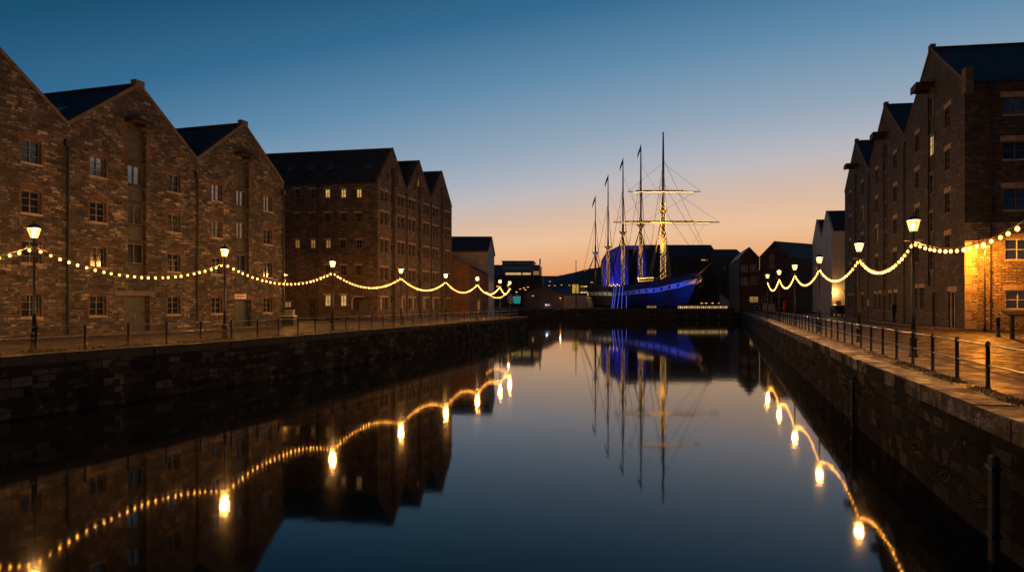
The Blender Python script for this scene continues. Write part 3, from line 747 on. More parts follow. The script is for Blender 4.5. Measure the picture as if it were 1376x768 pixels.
# G blue-lit clad building behind the masts
d=256; O=Vector((X(811,d),d,2.95)); rootG=thing('clad_building',O,'tall ribbed hall washed in blue light behind the rear masts','building')
def gx(px): return (px-811)*d/F
prof=[(811,410),(811,345),(815,338.5),(833,329.5),(872,329.5),(872,410)]
mb=MB(); P=[(gx(px),Zp(py,d)-2.95) for px,py in prof]
for k in range(len(P)-1):
    a,b_=P[k],P[k+1]; mb.face([(a[0],0,a[1]),(b_[0],0,b_[1]),(b_[0],22,b_[1]),(a[0],22,a[1])])
mb.face([(x,0,z) for x,z in P]); mb.build('wall',M['blue_clad'],rootG)
for k in range(1,15):
    px=811+k*4.1; zt=Zp(345-min(15.5,max(0,(px-811)*.75)),d)-3.1
    mb=MB(); mb.box(gx(px)-.1,gx(px)+.1,-.12,-.002,-.1,zt-.1); mb.build('rib',M['blue_clad'],rootG)
for px,e in ((822,12000),(846,5000),(866,1500)):
    spot((X(px,d)-2,d-9,3.6),(X(px,d)+2,d,16),e,(.012,.012,.9),75)
# W pale house with dark roof and H brown building in front of it (left, far)
dW=115
long_block('pale_house','pale rendered house with dark slate roof beyond the tall brick warehouse',598,655,dW,338.5,319,M['dull_wall'],[(625,628,360,372,'pane')],10,QZ,'slate')
O=Vector((X(604,98),98,QZ)); rootH=thing('brown_building',O,'low brown building with slanting roof below the pale house','building')
mb=MB(); xs=[0,(630-604)*98/F]; z0,z1=9.6,8.3
c=Vector((xs[1],0,0)); e=c+U*8.4
mb.face([(0,0,-.2),(c.x,0,-.2),(c.x,0,z1),(0,0,z0)])
w_=MB(); frH=Fr(c,U,V); wall_panel(w_,frH,0,8.4,-.2,7.0,None,[(1.0,2.2,0,2.4),(3.4,4.8,.9,2.6),(6,7.2,0,2.4)],.2)
mb.face([c+Vector((0,0,7.0)),e+Vector((0,0,7.0)),c+Vector((0,0,z1))]); mb.face([(0,0,-.2),(0,0,z0),(0,9,z0-1),(0,9,-.2)])
mb.v+=w_.v; off=len(mb.v)-len(w_.v); mb.f+=[tuple(i+off for i in f) for f in w_.f]; mb.m+=w_.m
mb.build('wall',M['brown_clad'],rootH)
mb=MB(); p=[Vector((-.2,-.25,z0+.03)),Vector((c.x+.15,-.25,z1+.03)),e+Vector((.2,0,7.05)),Vector((-.2,9,z0-1.0))]; mb.hexa(p+[q+Vector((0,0,.18)) for q in p]); mb.build('roof',M['dark_roof'],rootH)
door(rootH,frH,1.0,2.2,0,2.4,'timber',.2,3); window(rootH,frH,3.4,4.8,.9,2.6,'lit_dim','frame','lintel',0,.2,3,2); door(rootH,frH,6,7.2,0,2.4,'timber_dark',.2,3)
# M modern block, far
dM=262; O=Vector((X(657,dM),dM,2.95)); rootM=thing('office_block','' and O or O,'flat roofed grey office block with lit window strip at the far basin','building')
def mx(px): return (px-657)*dM/F
def mz(py): return Zp(py,dM)-2.95
mb=MB(); mb.box(mx(657),mx(728),0,20,-.3,mz(370)); mb.build('brick_base',M['brickB'],rootM)
mb=MB(); mb.box(mx(657.5),mx(725),1,19,mz(370),mz(355.5)); mb.build('upper_floor',M['grey_clad'],rootM)
mb=MB(); mb.box(mx(674),mx(716),2,18,mz(355.5)+.003,mz(350.5)); mb.build('roof_storey',M['grey_clad'],rootM)
mb=MB(); mb.box(mx(673),mx(717),1.5,18.5,mz(350.5)+.003,mz(349.8)); mb.build('roof',M['dark_roof'],rootM)
for (a,b_,z0,z1,p) in ((679,700,366,369,'lit_pale'),(702,713,366,369,'lit_pale'),(658.5,661,366,369,'lit_pale'),(716.5,724,364,369,'lit_dim'),(676,689,352,354.6,'pane'),(690,702,352,354.6,'pane'),(703,714,352,354.6,'pane'),(675,714,357.5,362,'pane')):
    y=.9 if z0>355 else 1.9
    mb=MB(); mb.box(mx(a),mx(b_),y-.02,y+.05,mz(z1),mz(z0)); wo=mb.build('window',M[p],rootM)
mb=MB(); mb.tube([(mx(725),4,mz(355)),(mx(725),4,mz(346.5))],.35,6); mb.build('chimney',M['pipe'],rootM)
# S curved shed and pale dock shed
dS=192; O=Vector((X(704,dS),dS,2.95)); rootS=thing('dock_shed',O,'dark shed with curved roof at the far left of the basin','shed')
def sx(px): return (px-704)*dS/F
pts=[(704,396),(708,393),(716,388.5),(726,385.5),(733,385),(740,388),(748,393),(757,395)]
mb=MB(); P=[(sx(a),Zp(b_,dS)-2.95) for a,b_ in pts]
mb.face([(P[0][0],0,-.2)]+[(x,0,z) for x,z in P]+[(P[-1][0],0,-.2)])
mb.face([(P[0][0],0,-.2),(P[0][0],0,P[0][1]),(P[0][0],10,P[0][1]),(P[0][0],10,-.2)]); mb.face([(P[-1][0],0,-.2),(P[-1][0],0,P[-1][1]),(P[-1][0],10,P[-1][1]),(P[-1][0],10,-.2)])
mb.build('wall',M['grey_clad'],rootS)
mb=MB()
for k in range(len(P)-1):
    p=[(P[k][0],-.3,P[k][1]+.01),(P[k+1][0],-.3,P[k+1][1]+.01),(P[k+1][0],10.2,P[k+1][1]+.01),(P[k][0],10.2,P[k][1]+.01)]
    mb.hexa(p+[(a,b_,c_+.15) for a,b_,c_ in p])
mb.build('roof',M['dark_roof'],rootS)
long_block('dock_shed','low pale rendered shed beside the ship stern',757.5,788,190,396.5,394.5,M['dull_wall'],[(762,766,402,408,'pane')],8,2.95)

# ------------------------------------------------------------------ railings
def railing(line, nseg, label, h=1.1):
    root=thing('railing',(line[0][0],line[0][1],QZ),label,'railing')
    o=Vector((line[0][0],line[0][1],0)); pts=[Vector((*p,0)) for p in line]
    seg=[(pts[k+1]-pts[k]).length for k in range(len(pts)-1)]; tot=sum(seg)
    def at(s):
        for k,L in enumerate(seg):
            if s<=L or k==len(seg)-1: return pts[k]+(pts[k+1]-pts[k])*(s/L)
            s-=L
    mb=MB(); mb.lathe([(.075,0),(.075,.05),(.05,.08),(.046,h-.1),(.06,h-.09),(.06,h-.03),(.04,h+.02),(.02,h+.04)],(0,0,0),10)
    me=mb.mesh('post',M['iron'],True)
    ps=[at(tot*k/nseg) for k in range(nseg+1)]
    for p in ps: part_copy(me,'post',root,p-o)
    for z in (h-.06,h*.52):
        mb=MB(); mb.tube([p-o+Vector((0,0,z)) for p in ps],.022,8); mb.build('rail',M['rail'],root,True)
    return ps
LF=[(-24.6,16.0),(-22.35,24.6),(-18.6,34.2),(-16.4,45),(-14.5,55),(-11.1,72),(-8.15,88)]
railing(LF,41,'long black post railing with two steel rails along the left quay')
RFe=[(6.13+S1*d,d) for d in (6.5,20,40,60)]+[(5.95+S1*90,90),(5.75+S1*128,128)]
railing(RFe,66,'black post railing with two steel rails along the right quay')

# ------------------------------------------------------------------ lamp posts and light strings
def lamp_meshes():
    out={}
    mb=MB(); mb.lathe([(.17,0),(.17,.1),(.13,.14),(.12,.62),(.15,.66),(.15,.74),(.085,.82)],(0,0,0),12); out['base']=mb.mesh('base',M['iron'],True)
    mb=MB(); mb.lathe([(.085,.8),(.065,1.5),(.08,1.54),(.08,1.6),(.06,1.64),(.05,4.3),(.075,4.33),(.075,4.4),(.04,4.44),(.04,4.72)],(0,0,0),12); out['shaft']=mb.mesh('shaft',M['iron'],True)
    mb=MB(); mb.tube([(-.32,0,4.42),(.32,0,4.42)],.018,6); mb.ball((-.32,0,4.42),.035); mb.ball((.32,0,4.42),.035); out['ladder_bar']=mb.mesh('ladder_bar',M['iron'])
    mb=MB(); n=6; r0,r1,z0,z1=.11,.225,4.78,5.18
    mb.tube([(0,0,z0),(0,0,z1)],[r0,r1],n); out['glass']=mb.mesh('glass',M['lantern'])
    mb=MB(); mb.ball((0,0,4.97),.085,10,0,1.5); out['mantle']=mb.mesh('mantle',M['mantle'],True)
    mb=MB()
    for k in range(n):
        a=2*math.pi*k/n; c,s=math.sin(a),math.cos(a)
        mb.tube([(r0*1.02*c,r0*1.02*s,z0),(r1*1.02*c,r1*1.02*s,z1)],.009,4)
    mb.lathe([(.05,z0-.06),(.14,z0-.03),(.14,z0-.004)],(0,0,0),n); out['lantern_frame']=mb.mesh('lantern_frame',M['iron'])
    mb=MB(); mb.lathe([(.265,z1+.004),(.265,z1+.03),(.19,z1+.13),(.10,z1+.19),(.06,z1+.2),(.06,z1+.24),(.02,z1+.33)],(0,0,0),n); out['cap']=mb.mesh('cap',M['iron'])
    return out
LM=lamp_meshes()
def lamp(x,d,label,energy,sc=1.0,group=None):
    root=thing('street_lamp',(x,d,QZ),label,'street lamp',group); root.scale=(sc,sc,sc)
    for k in ('base','shaft','ladder_bar'): part_copy(LM[k],k,root)
    lf=part_copy(LM['lantern_frame'],'lantern',root); part_copy(LM['glass'],'glass',lf); part_copy(LM['cap'],'cap',lf); part_copy(LM['mantle'],'mantle',lf)
    point((x,d,QZ+5.0*sc),energy,r=.18)
    return Vector((x,d,QZ+4.42*sc))
EL=2150
lampsL=[(-457,16.5),(46,25.2),(302,35.1),(447,45.2),(539,54.6),(599,63.8),(641.5,72.2),(672,80.5),(685,86.5)]
wordsL=['street lamp on the left quay beside the nearest end of the railing','street lamp on the left quay before the nearest gable, brightest on that side','street lamp in front of the third stone gable by the signed door','street lamp in front of the side wall of the tall brick warehouse','street lamp before the first gable of the tall brick warehouse','street lamp before the last gable of the tall brick warehouse','street lamp in front of the low brown building','small street lamp second from the end of the left quay','small street lamp at the very end of the left quay']
ptsL=[]
for k,((px,d),t) in enumerate(zip(lampsL,wordsL)):
    ptsL.append(lamp(X(px,d),d,t,EL,1.0,'lamps along the left quay'))
lampsR=[(1418,13.2),(1227.3,22.1),(1154.3,30.6),(1101,41.5),(1068,54),(1047,66),(1031.3,78)]
wordsR=['street lamp at the near right corner carrying the closest light string','tall street lamp on the right quay before the brick warehouse, largest in view','street lamp before the far gables of the right brick warehouse','street lamp in front of the white gabled house','street lamp before the dark brick building with a long roof','street lamp next to the last on the right quay','last street lamp at the far end of the right railing']
scR=[.98,.98,.98,1.01,1.06,1.09,1.12]; ptsR=[]
for (px,d),t,s in zip(lampsR,wordsR,scR): ptsR.append(lamp(X(px,d),d,t,1200,s,'lamps along the right quay'))
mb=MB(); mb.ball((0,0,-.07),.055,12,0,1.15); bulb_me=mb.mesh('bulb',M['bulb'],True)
mb=MB(); mb.lathe([(.03,-.02),(.032,.03),(.012,.05)],(0,0,0),6); sock_me=mb.mesh('socket',M['iron'])
def light_string(a,b,sag,nb,label,group):
    root=thing('light_string',a,label,'string lights',group)
    def c(t): return (b-a)*t+Vector((0,0,-4*sag*t*(1-t)))
    mb=MB(); mb.tube([c(k/20) for k in range(21)],.017,5); mb.build('cable',M['rope_cable'],root)
    for k in range(nb):
        t=(k+.6)/(nb+.2); p=c(min(t+random.uniform(-.1,.1)/nb,.99))
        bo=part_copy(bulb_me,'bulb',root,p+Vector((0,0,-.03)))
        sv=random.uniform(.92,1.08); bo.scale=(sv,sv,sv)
tl=['string of glowing bulbs running out of frame from the nearest left lamp','string of glowing bulbs hanging between the first two left lamps in view','string of glowing bulbs from the signed door to the tall brick warehouse side wall','string of glowing bulbs across the corner of the tall brick warehouse','string of glowing bulbs across the gables of the tall brick warehouse','string of glowing bulbs from the last brick gable to the brown building','string of glowing bulbs just beyond the low brown building','shortest far string of glowing bulbs at the end of the left quay']
for k in range(8): light_string(ptsL[k],ptsL[k+1],[1.0,1.0,1.0,1.0,1.0,1.05,1.1,.95][k],26 if k<7 else 18,tl[k],'light strings along the left quay')
tr=['string of large glowing bulbs nearest the camera above the right street','string of glowing bulbs between the two tallest right lamps','string of glowing bulbs ending at the lamp before the white house','string of glowing bulbs crossing the front of the white house','string of glowing bulbs before the long roofed dark building','last short string of glowing bulbs at the end of the right quay']
for k in range(6): light_string(ptsR[k],ptsR[k+1],[.62,.86,.93,1.0,1.1,1.2][k],20 if k<1 else 22,tr[k],'light strings along the right quay')
# second far string at the left quay end
light_string(Vector((X(650,88),90,QZ+4.0)),Vector((X(686,87),88,QZ+4.4)),1.2,16,'faint lower string of bulbs behind the far end of the left quay','light strings along the left quay')

# other lamps: slim posts with disc heads
def disc_lamp(px,py_base,py_top,label,energy,d=None,rad=.3,group=None,base=QZ,col=(1,.45,.12)):
    d=d or F*(EYE-base)/(py_base-HOR); h=Zp(py_top,d)-base; x=X(px,d)
    root=thing('post_lamp',(x,d,base),label,'street lamp',group)
    mb=MB(); mb.lathe([(.09,0),(.09,.5),(.055,.56),(.045,h-.2)],(0,0,0),10); mb.build('post',M['iron'],root,True)
    mb=MB(); mb.lathe([(.05,h-.14),(rad*.75,h-.08),(rad,h+.0),(rad,h+.03)],(0,0,0),14); hd_=mb.build('head',M['lantern'],root,True)
    mb=MB(); mb.lathe([(rad*1.04,h+.034),(rad*1.0,h+.06),(rad*.6,h+.12),(.03,h+.15)],(0,0,0),14); mb.build('cap',M['iron'],hd_,True)
    mb=MB(); mb.lathe([(.05,h-.24),(.05,h-.15)],(0,0,0),8); mb.build('collar',M['iron'],root)
    if energy: point((x,d,base+h-.03),energy,col,.05)
    return root
disc_lamp(1323.5,444.9,331,'slim dark lamp with disc head lighting the pale stone wall orange',4200,None,.3,None,QZ,(1,.30,.02))
disc_lamp(383,430,369,'round headed lamp glowing orange at the side wall of the brick warehouse',1500,66,.3,None,QZ,(1,.38,.06))
for px,py,dd,t,e in ((683,383,120,'tiny round lamp behind the last left lamps at the quay end',150),(753,400,182,'small yellow lamp in front of the low pale shed',250)):
    disc_lamp(px,0,py,t,e,dd,.3,None,QZ if dd<160 else 2.95)
for k,(px,dd) in enumerate(((943,200),(949,204),(957.5,196),(966.5,198),(974,199),(984.5,200))):
    disc_lamp(px,0,407,'low globe lamp in the row on the dock right of the ship bow',60 if k%2 else 0,dd,.42,'row of low dock lamps',2.95)
for k,(px,py,dd) in enumerate(((743.5,366,760),(750.5,365.5,770),(764.5,364.5,800),(757.5,368.5,740),(785.5,364,800),(745.5,383.5,420),(754.5,382.5,430),(765,383,440),(738,383.5,420),(739,378,460))):
    disc_lamp(px,0,py,'tiny distant street lamp on the dark hillside left of the ship',0,dd,.8 if dd>600 else .7,'distant hillside lamps',2.95 if dd<600 else 8)
for k,(px,py,dd) in enumerate(((704,386.5,240),(706,389,238),(709.5,385.5,250))):
    disc_lamp(px,0,py,'small distant lamp over the curved dark shed',0,dd,.45,'far basin lamps',2.95)
for k,(px,py,dd) in enumerate(((660,386,150),(664,393,150),(668,384.5,170),(675,390,160),(679,394.5,150),(694,392,170),(699,388,200),(662,398,140),(672,400,140),(716,397,188),(795,379,300),(789,362,700))):
    disc_lamp(px,0,py,'small warm town lamp among the far buildings beyond the left quay end',40 if k in (1,4,7) else 0,dd,.3 if dd<300 else .7,'far town lamps',2.95 if dd>165 else QZ)
# wall lantern of the white house
wlm=thing('wall_lamp',OD+sD.pt(.35,-.02,4.3),'small warm wall lamp beside the white house door','wall lamp')
mb=MB(); mb.box(-.06,.06,-.12,0,-.2,.1); mb.build('bracket',M['iron'],wlm); mb=MB(); mb.ball((0,-.22,0),.14,10); mb.build('globe',M['lantern'],wlm,True)
point(OD+sD.pt(.4,-.9,4.3),350,(1,.5,.12))

# ------------------------------------------------------------------ sailing ship
bowP=Vector((35.5,172,0)); sternP=Vector((2.6,232,0)); AX=sternP-bowP; LS=AX.length; ax=AX/LS; nrm=Vector((-ax.y,ax.x,0))
if nrm.y>0: nrm=-nrm
ship=thing('sailing_ship',(bowP.x,bowP.y,2.95),'black hulled sailing ship with white gunport band, five masts and blue lit bow','ship')
def SP(t,off,z): 
    p=AX*t+nrm*off; return Vector((p.x,p.y,z-2.95))
def lerp_t(tab,t):
    if t<=tab[0][0]: return tab[0][1]
    for k in range(len(tab)-1):
        if t<=tab[k+1][0]:
            f=(t-tab[k][0])/(tab[k+1][0]-tab[k][0]); f=f*f*(3-2*f)*.5+f*.5
            return tab[k][1]+(tab[k+1][1]-tab[k][1])*f
    return tab[-1][1]
deckz=lambda t: lerp_t([(0,13.2),(.1,12.2),(.226,11.5),(.52,10.2),(.8,10.3),(1,11.0)],t)
bandc=lambda t: lerp_t([(0,11.0),(.1,9.7),(.226,8.6),(.52,7.75),(.8,8.0),(1,8.7)],t)
bandh=lambda t: .8-.2*min(1,t*2)
half=lambda t: 5.0*min(1,max(0,t/.34))**.62*(1-.38*max(0,(t-.7)/.3)**1.6)+.12
def hull_pt(t,z,side,extra=0):
    dz=deckz(t); s=min(1,max(0,(z-2.9)/(dz-2.9)))
    tb=-.015*s+.075*(1-s)**1.6; te=.955-.075*(1-s)**1.2
    tt=tb+(te-tb)*t
    fl=.30+.70*max(0,s)**.55 if t<.3 else .30+.70*max(0,s)**.45
    blend=min(1,t/.3); fl=fl*(1-0)+0
    k=max(0,(t-.72)/.28); fl=fl*(1-k)+(max(0,s)**.9)*k
    return SP(tt, side*(half(t)*fl+extra), z)
N=40
hull=MB()
def rows(t): 
    b0=bandc(t)-bandh(t); b1=bandc(t)+bandh(t); return [2.9,3.8,5.0,6.2 if b0>6.6 else 5.0+(b0-5)*.5,b0,b1,deckz(t)]
for side in (-1,1):
    g=[[hull_pt(k/N,z,side) for z in rows(k/N)] for k in range(N+1)]
    for k in range(N):
        for j in range(6): hull.face([g[k][j],g[k+1][j],g[k+1][j+1],g[k][j+1]])
for k in range(N):   # deck, transom
    a=[hull_pt(k/N,deckz(k/N)-.9,s) for s in (-1,1)]; b_=[hull_pt((k+1)/N,deckz((k+1)/N)-.9,s) for s in (-1,1)]
    hull.face([a[0],a[1],b_[1],b_[0]])
rz=rows(1)
for j in range(6): hull.face([hull_pt(1,rz[j],-1),hull_pt(1,rz[j],1),hull_pt(1,rz[j+1],1),hull_pt(1,rz[j+1],-1)])
for j in range(6):
    r0=rows(0); hull.face([hull_pt(0,r0[j],-1),hull_pt(0,r0[j],1),hull_pt(0,r0[j+1],1),hull_pt(0,r0[j+1],-1)])
ho=hull.build('hull',M['hull'],ship,True)
for side in (-1,1):
    bd=MB(); gp=0
    for k in range(N):
        t0_,t1_=k/N,(k+1)/N
        q=[hull_pt(t0_,bandc(t0_)-bandh(t0_),side,.05),hull_pt(t1_,bandc(t1_)-bandh(t1_),side,.05),hull_pt(t1_,bandc(t1_)+bandh(t1_),side,.05),hull_pt(t0_,bandc(t0_)+bandh(t0_),side,.05)]
        bd.face(q,0)
        if k>2 and k%2==1:
            def qq(u,v): return (q[0]*(1-u)+q[1]*u)*(1-v)+(q[3]*(1-u)+q[2]*u)*v+nrm*side*.05
            bd.face([qq(.25,.2),qq(.75,.2),qq(.75,.8),qq(.25,.8)],1)
    bd.build('gunport_band',[M['band'],M['hull']],ho,False)
    cr_=MB(); cr_.tube([hull_pt(k/N,deckz(k/N)+.02,side,.03) for k in range(N+1)],.11,6); cr_.build('cap_rail',M['spar_dark'],ho)
# gilded bow and stern carving
mb=MB()
for side in (-1,1):
    pts=[hull_pt(.0+.012*k,11.6-.45*k*.6,side,.12) for k in range(6)]; mb.tube(pts,[.28,.3,.26,.22,.16,.08],6)
mb.tube([hull_pt(0,12.4,1)+Vector((.4,-.7,0)),hull_pt(0,11.3,1)+Vector((1.0,-1.4,.2)),hull_pt(0,10.2,1)+Vector((.2,-.4,0))],[.4,.5,.3],8)
mb.build('bow_carving',M['gilt'],ship,True)
mb=MB()
for k in range(9):
    t=.86+.0155*k; mb.ball(hull_pt(t,bandc(t)-1.7-.1*k*0,-1 if nrm.y>0 else 1,.1),.32,6,0,.7)
mb.build('stern_carving',M['gilt'],ship,True)
mb=MB(); mb.tube([hull_pt(0,12.2,1)-Vector((.6,-1.2,.4)),Vector((X(956,166)-bowP.x,166-bowP.y,Zp(353,166)-2.95))],[.38,.16],8); mb.build('bowsprit',M['mast'],ship,True)
mb=MB(); tip=Vector((X(956,166)-bowP.x,166-bowP.y,Zp(353,166)-2.95))
mb.tube([tip,tip*.55+hull_pt(0,11,1)*.45+Vector((.8,-.8,-2.6)),hull_pt(.0,7,1)],.05,5); mb.build('bobstay',M['rope'],ship)
masts=[(891,178,.226,272,.72),(861,195,.401,292,.55),(837,213,.556,302,.5),(817,235,.697,322,.45),(800,263,.826,330,.34)]
mtop=[]
for k,(px,py,t,pyl,r) in enumerate(masts):
    d=172+60*t; base=SP(t,0,0); bz=deckz(t)-1-2.95; zt=Zp(py,d)-2.95; zl=Zp(pyl,d)-2.95
    b=Vector((base.x,base.y,0)); up=lambda z: b+Vector((0,0,z))
    mb=MB(); mb.tube([up(bz),up((bz+zl)/2),up(zl)],[r*1.15,r*1.05,r*.85],12); mo=mb.build('mast',M['mast'],ship,True)
    off=Vector((.0,-.35,0))
    mb=MB(); mb.tube([up(zl-3)+off,up(zl+(zt-zl)*.5)+off*.9,up(zt)+off*.8],[r*.6,r*.5,r*.3],10); mb.build('topmast',M['spar_dark'],mo,True)
    zf=zl-2.6
    mb=MB(); mb.box(b.x-1.3,b.x+1.3,b.y-1.1,b.y+1.1,zf,zf+.18); mb.lathe([(r*.9,-1.2),(1.0,-.02)],(b.x,b.y,zf),8); mb.build('fighting_top',M['spar_dark'] if k else M['mast'],mo)
    if k: 
        mb=MB(); q0=up(zt-.2)+off; hgt=2.6
        for j in range(4):
            xa,xb=-.28*j,-.28*(j+1); za,zb=-.12*j*j*.5-.5*j,-.12*(j+1)**2*.5-.5*(j+1)
            mb.face([q0+Vector((xa,0,za)),q0+Vector((xb,0.1*(j%2),zb)),q0+Vector((xb,.1*(j%2),zb-hgt*.55)),q0+Vector((xa,.0,za-hgt*.6))])
        fo=mb.build('flag',M['flag'],mo); s_=fo.modifiers.new('s','SOLIDIFY'); s_.thickness=.04
    # fairy lights wound round the lower mast
    if k in (0,1,2,3):
        mb=MB(); turns=int((zl-bz)*(6.5 if k==0 else 4.0))
        for j in range(turns*2):
            a=j*2.2+random.uniform(-.8,.8); z=bz+(zl-bz)*j/(turns*2); rr_=r*1.05+.05
            mb.ball((b.x+rr_*math.cos(a),b.y+rr_*math.sin(a),z),.085 if k==0 else .065,4)
        o=mb.build('fairy_lights',M['gold_led'] if k<2 else M['gold_led'],mo); o['kind']='stuff'
    mtop.append((b,bz,zl,zt,zf,t,d))
# yards on the foremast
b,bz,zl,zt,zf,t,d=mtop[0]
for (pa,pb_,py,r) in ((824,966,299,.34),(843,941,258,.26)):
    z=Zp(py,d)-2.95; xa=X(pa,d)-bowP.x; xb=X(pb_,d)-bowP.x; y=b.y-.8
    mb=MB(); mb.tube([(xa,y,z),((xa+b.x)/2,y,z+.05),(b.x,y,z+.08),((xb+b.x)/2,y,z+.05),(xb,y,z)],[r*.4,r*.8,r,r*.8,r*.4],10); yo=mb.build('yard',M['mast'],ship,True)
    mb=MB()
    for k in range(90):
        f=k/89; f=.08+.82*f; mb.ball((xa+(xb-xa)*f,y-.3+random.uniform(-.1,.1),z-.2+random.uniform(-.12,.2)),.085,4)
    o=mb.build('fairy_lights',M['gold_led'],yo); o['kind']='stuff'
    mb=MB(); 
    for k in range(16):
        f=.12+.6*k/15; x=xa+(xb-xa)*f; mb.tube([(x,y,z+.3),(x+(xb-xa)*.04,y,z+.36)],.14,6)
    mb.tube([(xa+(xb-xa)*.08,y-.1,z-.9),(b.x,y-.1,z-.7),(xb-(xb-xa)*.08,y-.1,z-.9)],.03,4); mb.build('furled_sail',M['spar_dark'],yo)
    for xe in (xa,xb):
        mb=MB(); mb.tube([(xe,y,z),(b.x,b.y,z+ (12 if py>280 else 9))],.035,4); mb.build('lift',M['rope'],yo)
# shrouds with ratlines
for k,(b,bz,zl,zt,zf,t,d) in enumerate(mtop):
    for side in (-1,1):
        mb=MB(); lines=[]
        for j in range(3):
            foot=SP(t+.012+.013*j,side*(half(t)+.1),deckz(t)); head=Vector((b.x,b.y,zf-.3))
            lines.append((foot,head)); mb.tube([foot,head],.075,4)
        nr=20 if k==0 else 12
        for j in range(1,nr):
            f=j/nr*.92; mb.tube([l_[0]*(1-f)+l_[1]*f for l_ in (lines[0],lines[2])],.03 if k else .045,4)
        mb.build('shroud',M['mast'] if k==0 else M['rope'],ship)
        mb=MB()
        f0=SP(t+.05,side*(half(t)+.1),deckz(t)); mb.tube([f0,Vector((b.x,b.y,zl+(zt-zl)*.55))],.06,4)
        mb.tube([Vector((b.x+side*1.2,b.y,zf+.1)),Vector((b.x,b.y-.3,zl+(zt-zl)*.55))],.04,4); mb.build('backstay',M['rope'],ship)
for k in range(5):
    b,bz,zl,zt,zf,t,d=mtop[k]; mb=MB()
    if k==0:
        for z,e in ((zt-8,tip),(zl-2,tip*.75+Vector((0,0,1))),(zl+6,tip)): mb.tube([Vector((b.x,b.y,z)),e],.06,4)
    else:
        p=mtop[k-1]
        mb.tube([Vector((b.x,b.y,zl-1)),Vector((p[0].x,p[0].y,p[1]+2))],.06,4); mb.tube([Vector((b.x,b.y,zt-6)),Vector((p[0].x,p[0].y,p[2]))],.04,4)
    mb.build('stay',M['rope'],ship)
# braces from the yard ends to the second mast
b1=mtop[1][0]; mb=MB()
for px,py in ((830,299),(958,299),(848,258),(935,258)):
    mb.tube([(X(px,mtop[0][6])-bowP.x,mtop[0][0].y-.8,Zp(py,mtop[0][6])-2.95),(b1.x,b1.y,mtop[1][2]-2)],.035,4)
mb.tube([(X(948,mtop[0][6])-bowP.x,mtop[0][0].y-.8,Zp(299,mtop[0][6])-2.95),(X(930,176)-bowP.x,4,Zp(328,176)-2.95),tip],.03,4)
mb.build('brace',M['rope'],ship)
# funnel, deckhouse
t=.47; p=SP(t,0,0); mb=MB(); zf=Zp(335,199.5)-2.95; mb.lathe([(1.5,deckz(t)-4),(1.45,zf-.5),(1.6,zf-.45),(1.6,zf)],(p.x,p.y,0),20); mb.build('funnel',M['hull'],ship,True)
mb=MB(); mb.tube([(p.x+2.3,p.y-.6,deckz(t)-4),(p.x+2.3,p.y-.6,zf-1)],.2,8); mb.build('steam_pipe',M['band'],ship)
def dk(t0_,t1_,w_,h,name,mat):
    mb=MB(); zz=deckz((t0_+t1_)/2)-1
    c=[SP(t0_,-w_,zz),SP(t1_,-w_,zz),SP(t1_,w_,zz),SP(t0_,w_,zz)]; mb.hexa(c+[q+Vector((0,0,h)) for q in c]); return mb.build(name,mat,ship),c
o,c=dk(.25,.38,2.4,2.7,'deckhouse',M['deck'])
mb=MB()
for k in range(14):
    for sd in (-1,1):
        a=SP(.255+.0088*k,sd*2.44,deckz(.31)+.4); mb.ball(a+Vector((0,0,.9+.15*(k%2))),.16,5); mb.ball(a+Vector((0,0,.1)),.1,5)
mb.build('deck_lights',M['gold_led'],o)
o,c=dk(.88,.95,1.8,1.6,'deckhouse',M['deck']); mb=MB()
for k in range(5): mb.ball(SP(.875+.016*k,1.9,deckz(.9)+.3),.17,5)
mb.build('deck_lights',M['gold_led'],o)
o,c=dk(.56,.62,2.0,1.8,'deckhouse',M['deck']); mb=MB()
for k in range(6): mb.ball(SP(.54+.018*k,2.2,deckz(.58)+.35+.5*(k%2)),.2,5)
mb.build('deck_lights',M['gold_led'],o)
# ship lighting: blue floods on the bow, warm and blue uplights on the masts
spot((24.5,170,3.3),SP(.13,2,8.6)+Vector((bowP.x,bowP.y,2.95)),4200,(0,.06,1),95,1.0)
spot((33,166.5,3.5),SP(.03,1,9.5)+Vector((bowP.x,bowP.y,2.95)),3200,(.01,.06,1),70,1.0)
spot((36.8,167.5,3.4),(36,172,12),2600,(1,.45,.4),50,1.0,.15)
spot((17,179,3.3),SP(.3,2,8)+Vector((bowP.x,bowP.y,2.95)),3000,(0,.06,1),100,1.0)
spot((8.5,193,3.2),SP(.72,2,8)+Vector((bowP.x,bowP.y,2.95)),4200,(1,.72,.5),62,1.0,.2)

sp_=SP(.84,6.5,4.4)+Vector((bowP.x,bowP.y,2.95)); spot((sp_.x-1,sp_.y-1,3.2),SP(.88,2.5,6.5)+Vector((bowP.x,bowP.y,2.95)),5200,(1,.6,.2),100,1.0,.2)
for k,(b,bz,zl,zt,zf,t,d) in enumerate(mtop):
    q=b+Vector((bowP.x,bowP.y,2.95)); col=[(1,.55,.12),(1,.45,.2),(1,.4,.3),(.9,.35,.5),(.5,.45,1)][k]
    spot((q.x-1.6,q.y-3.2,2.95+bz+1.2),(q.x,q.y,2.95+zl+6),[220000,80000,50000,40000,26000][k],col,24,.7)
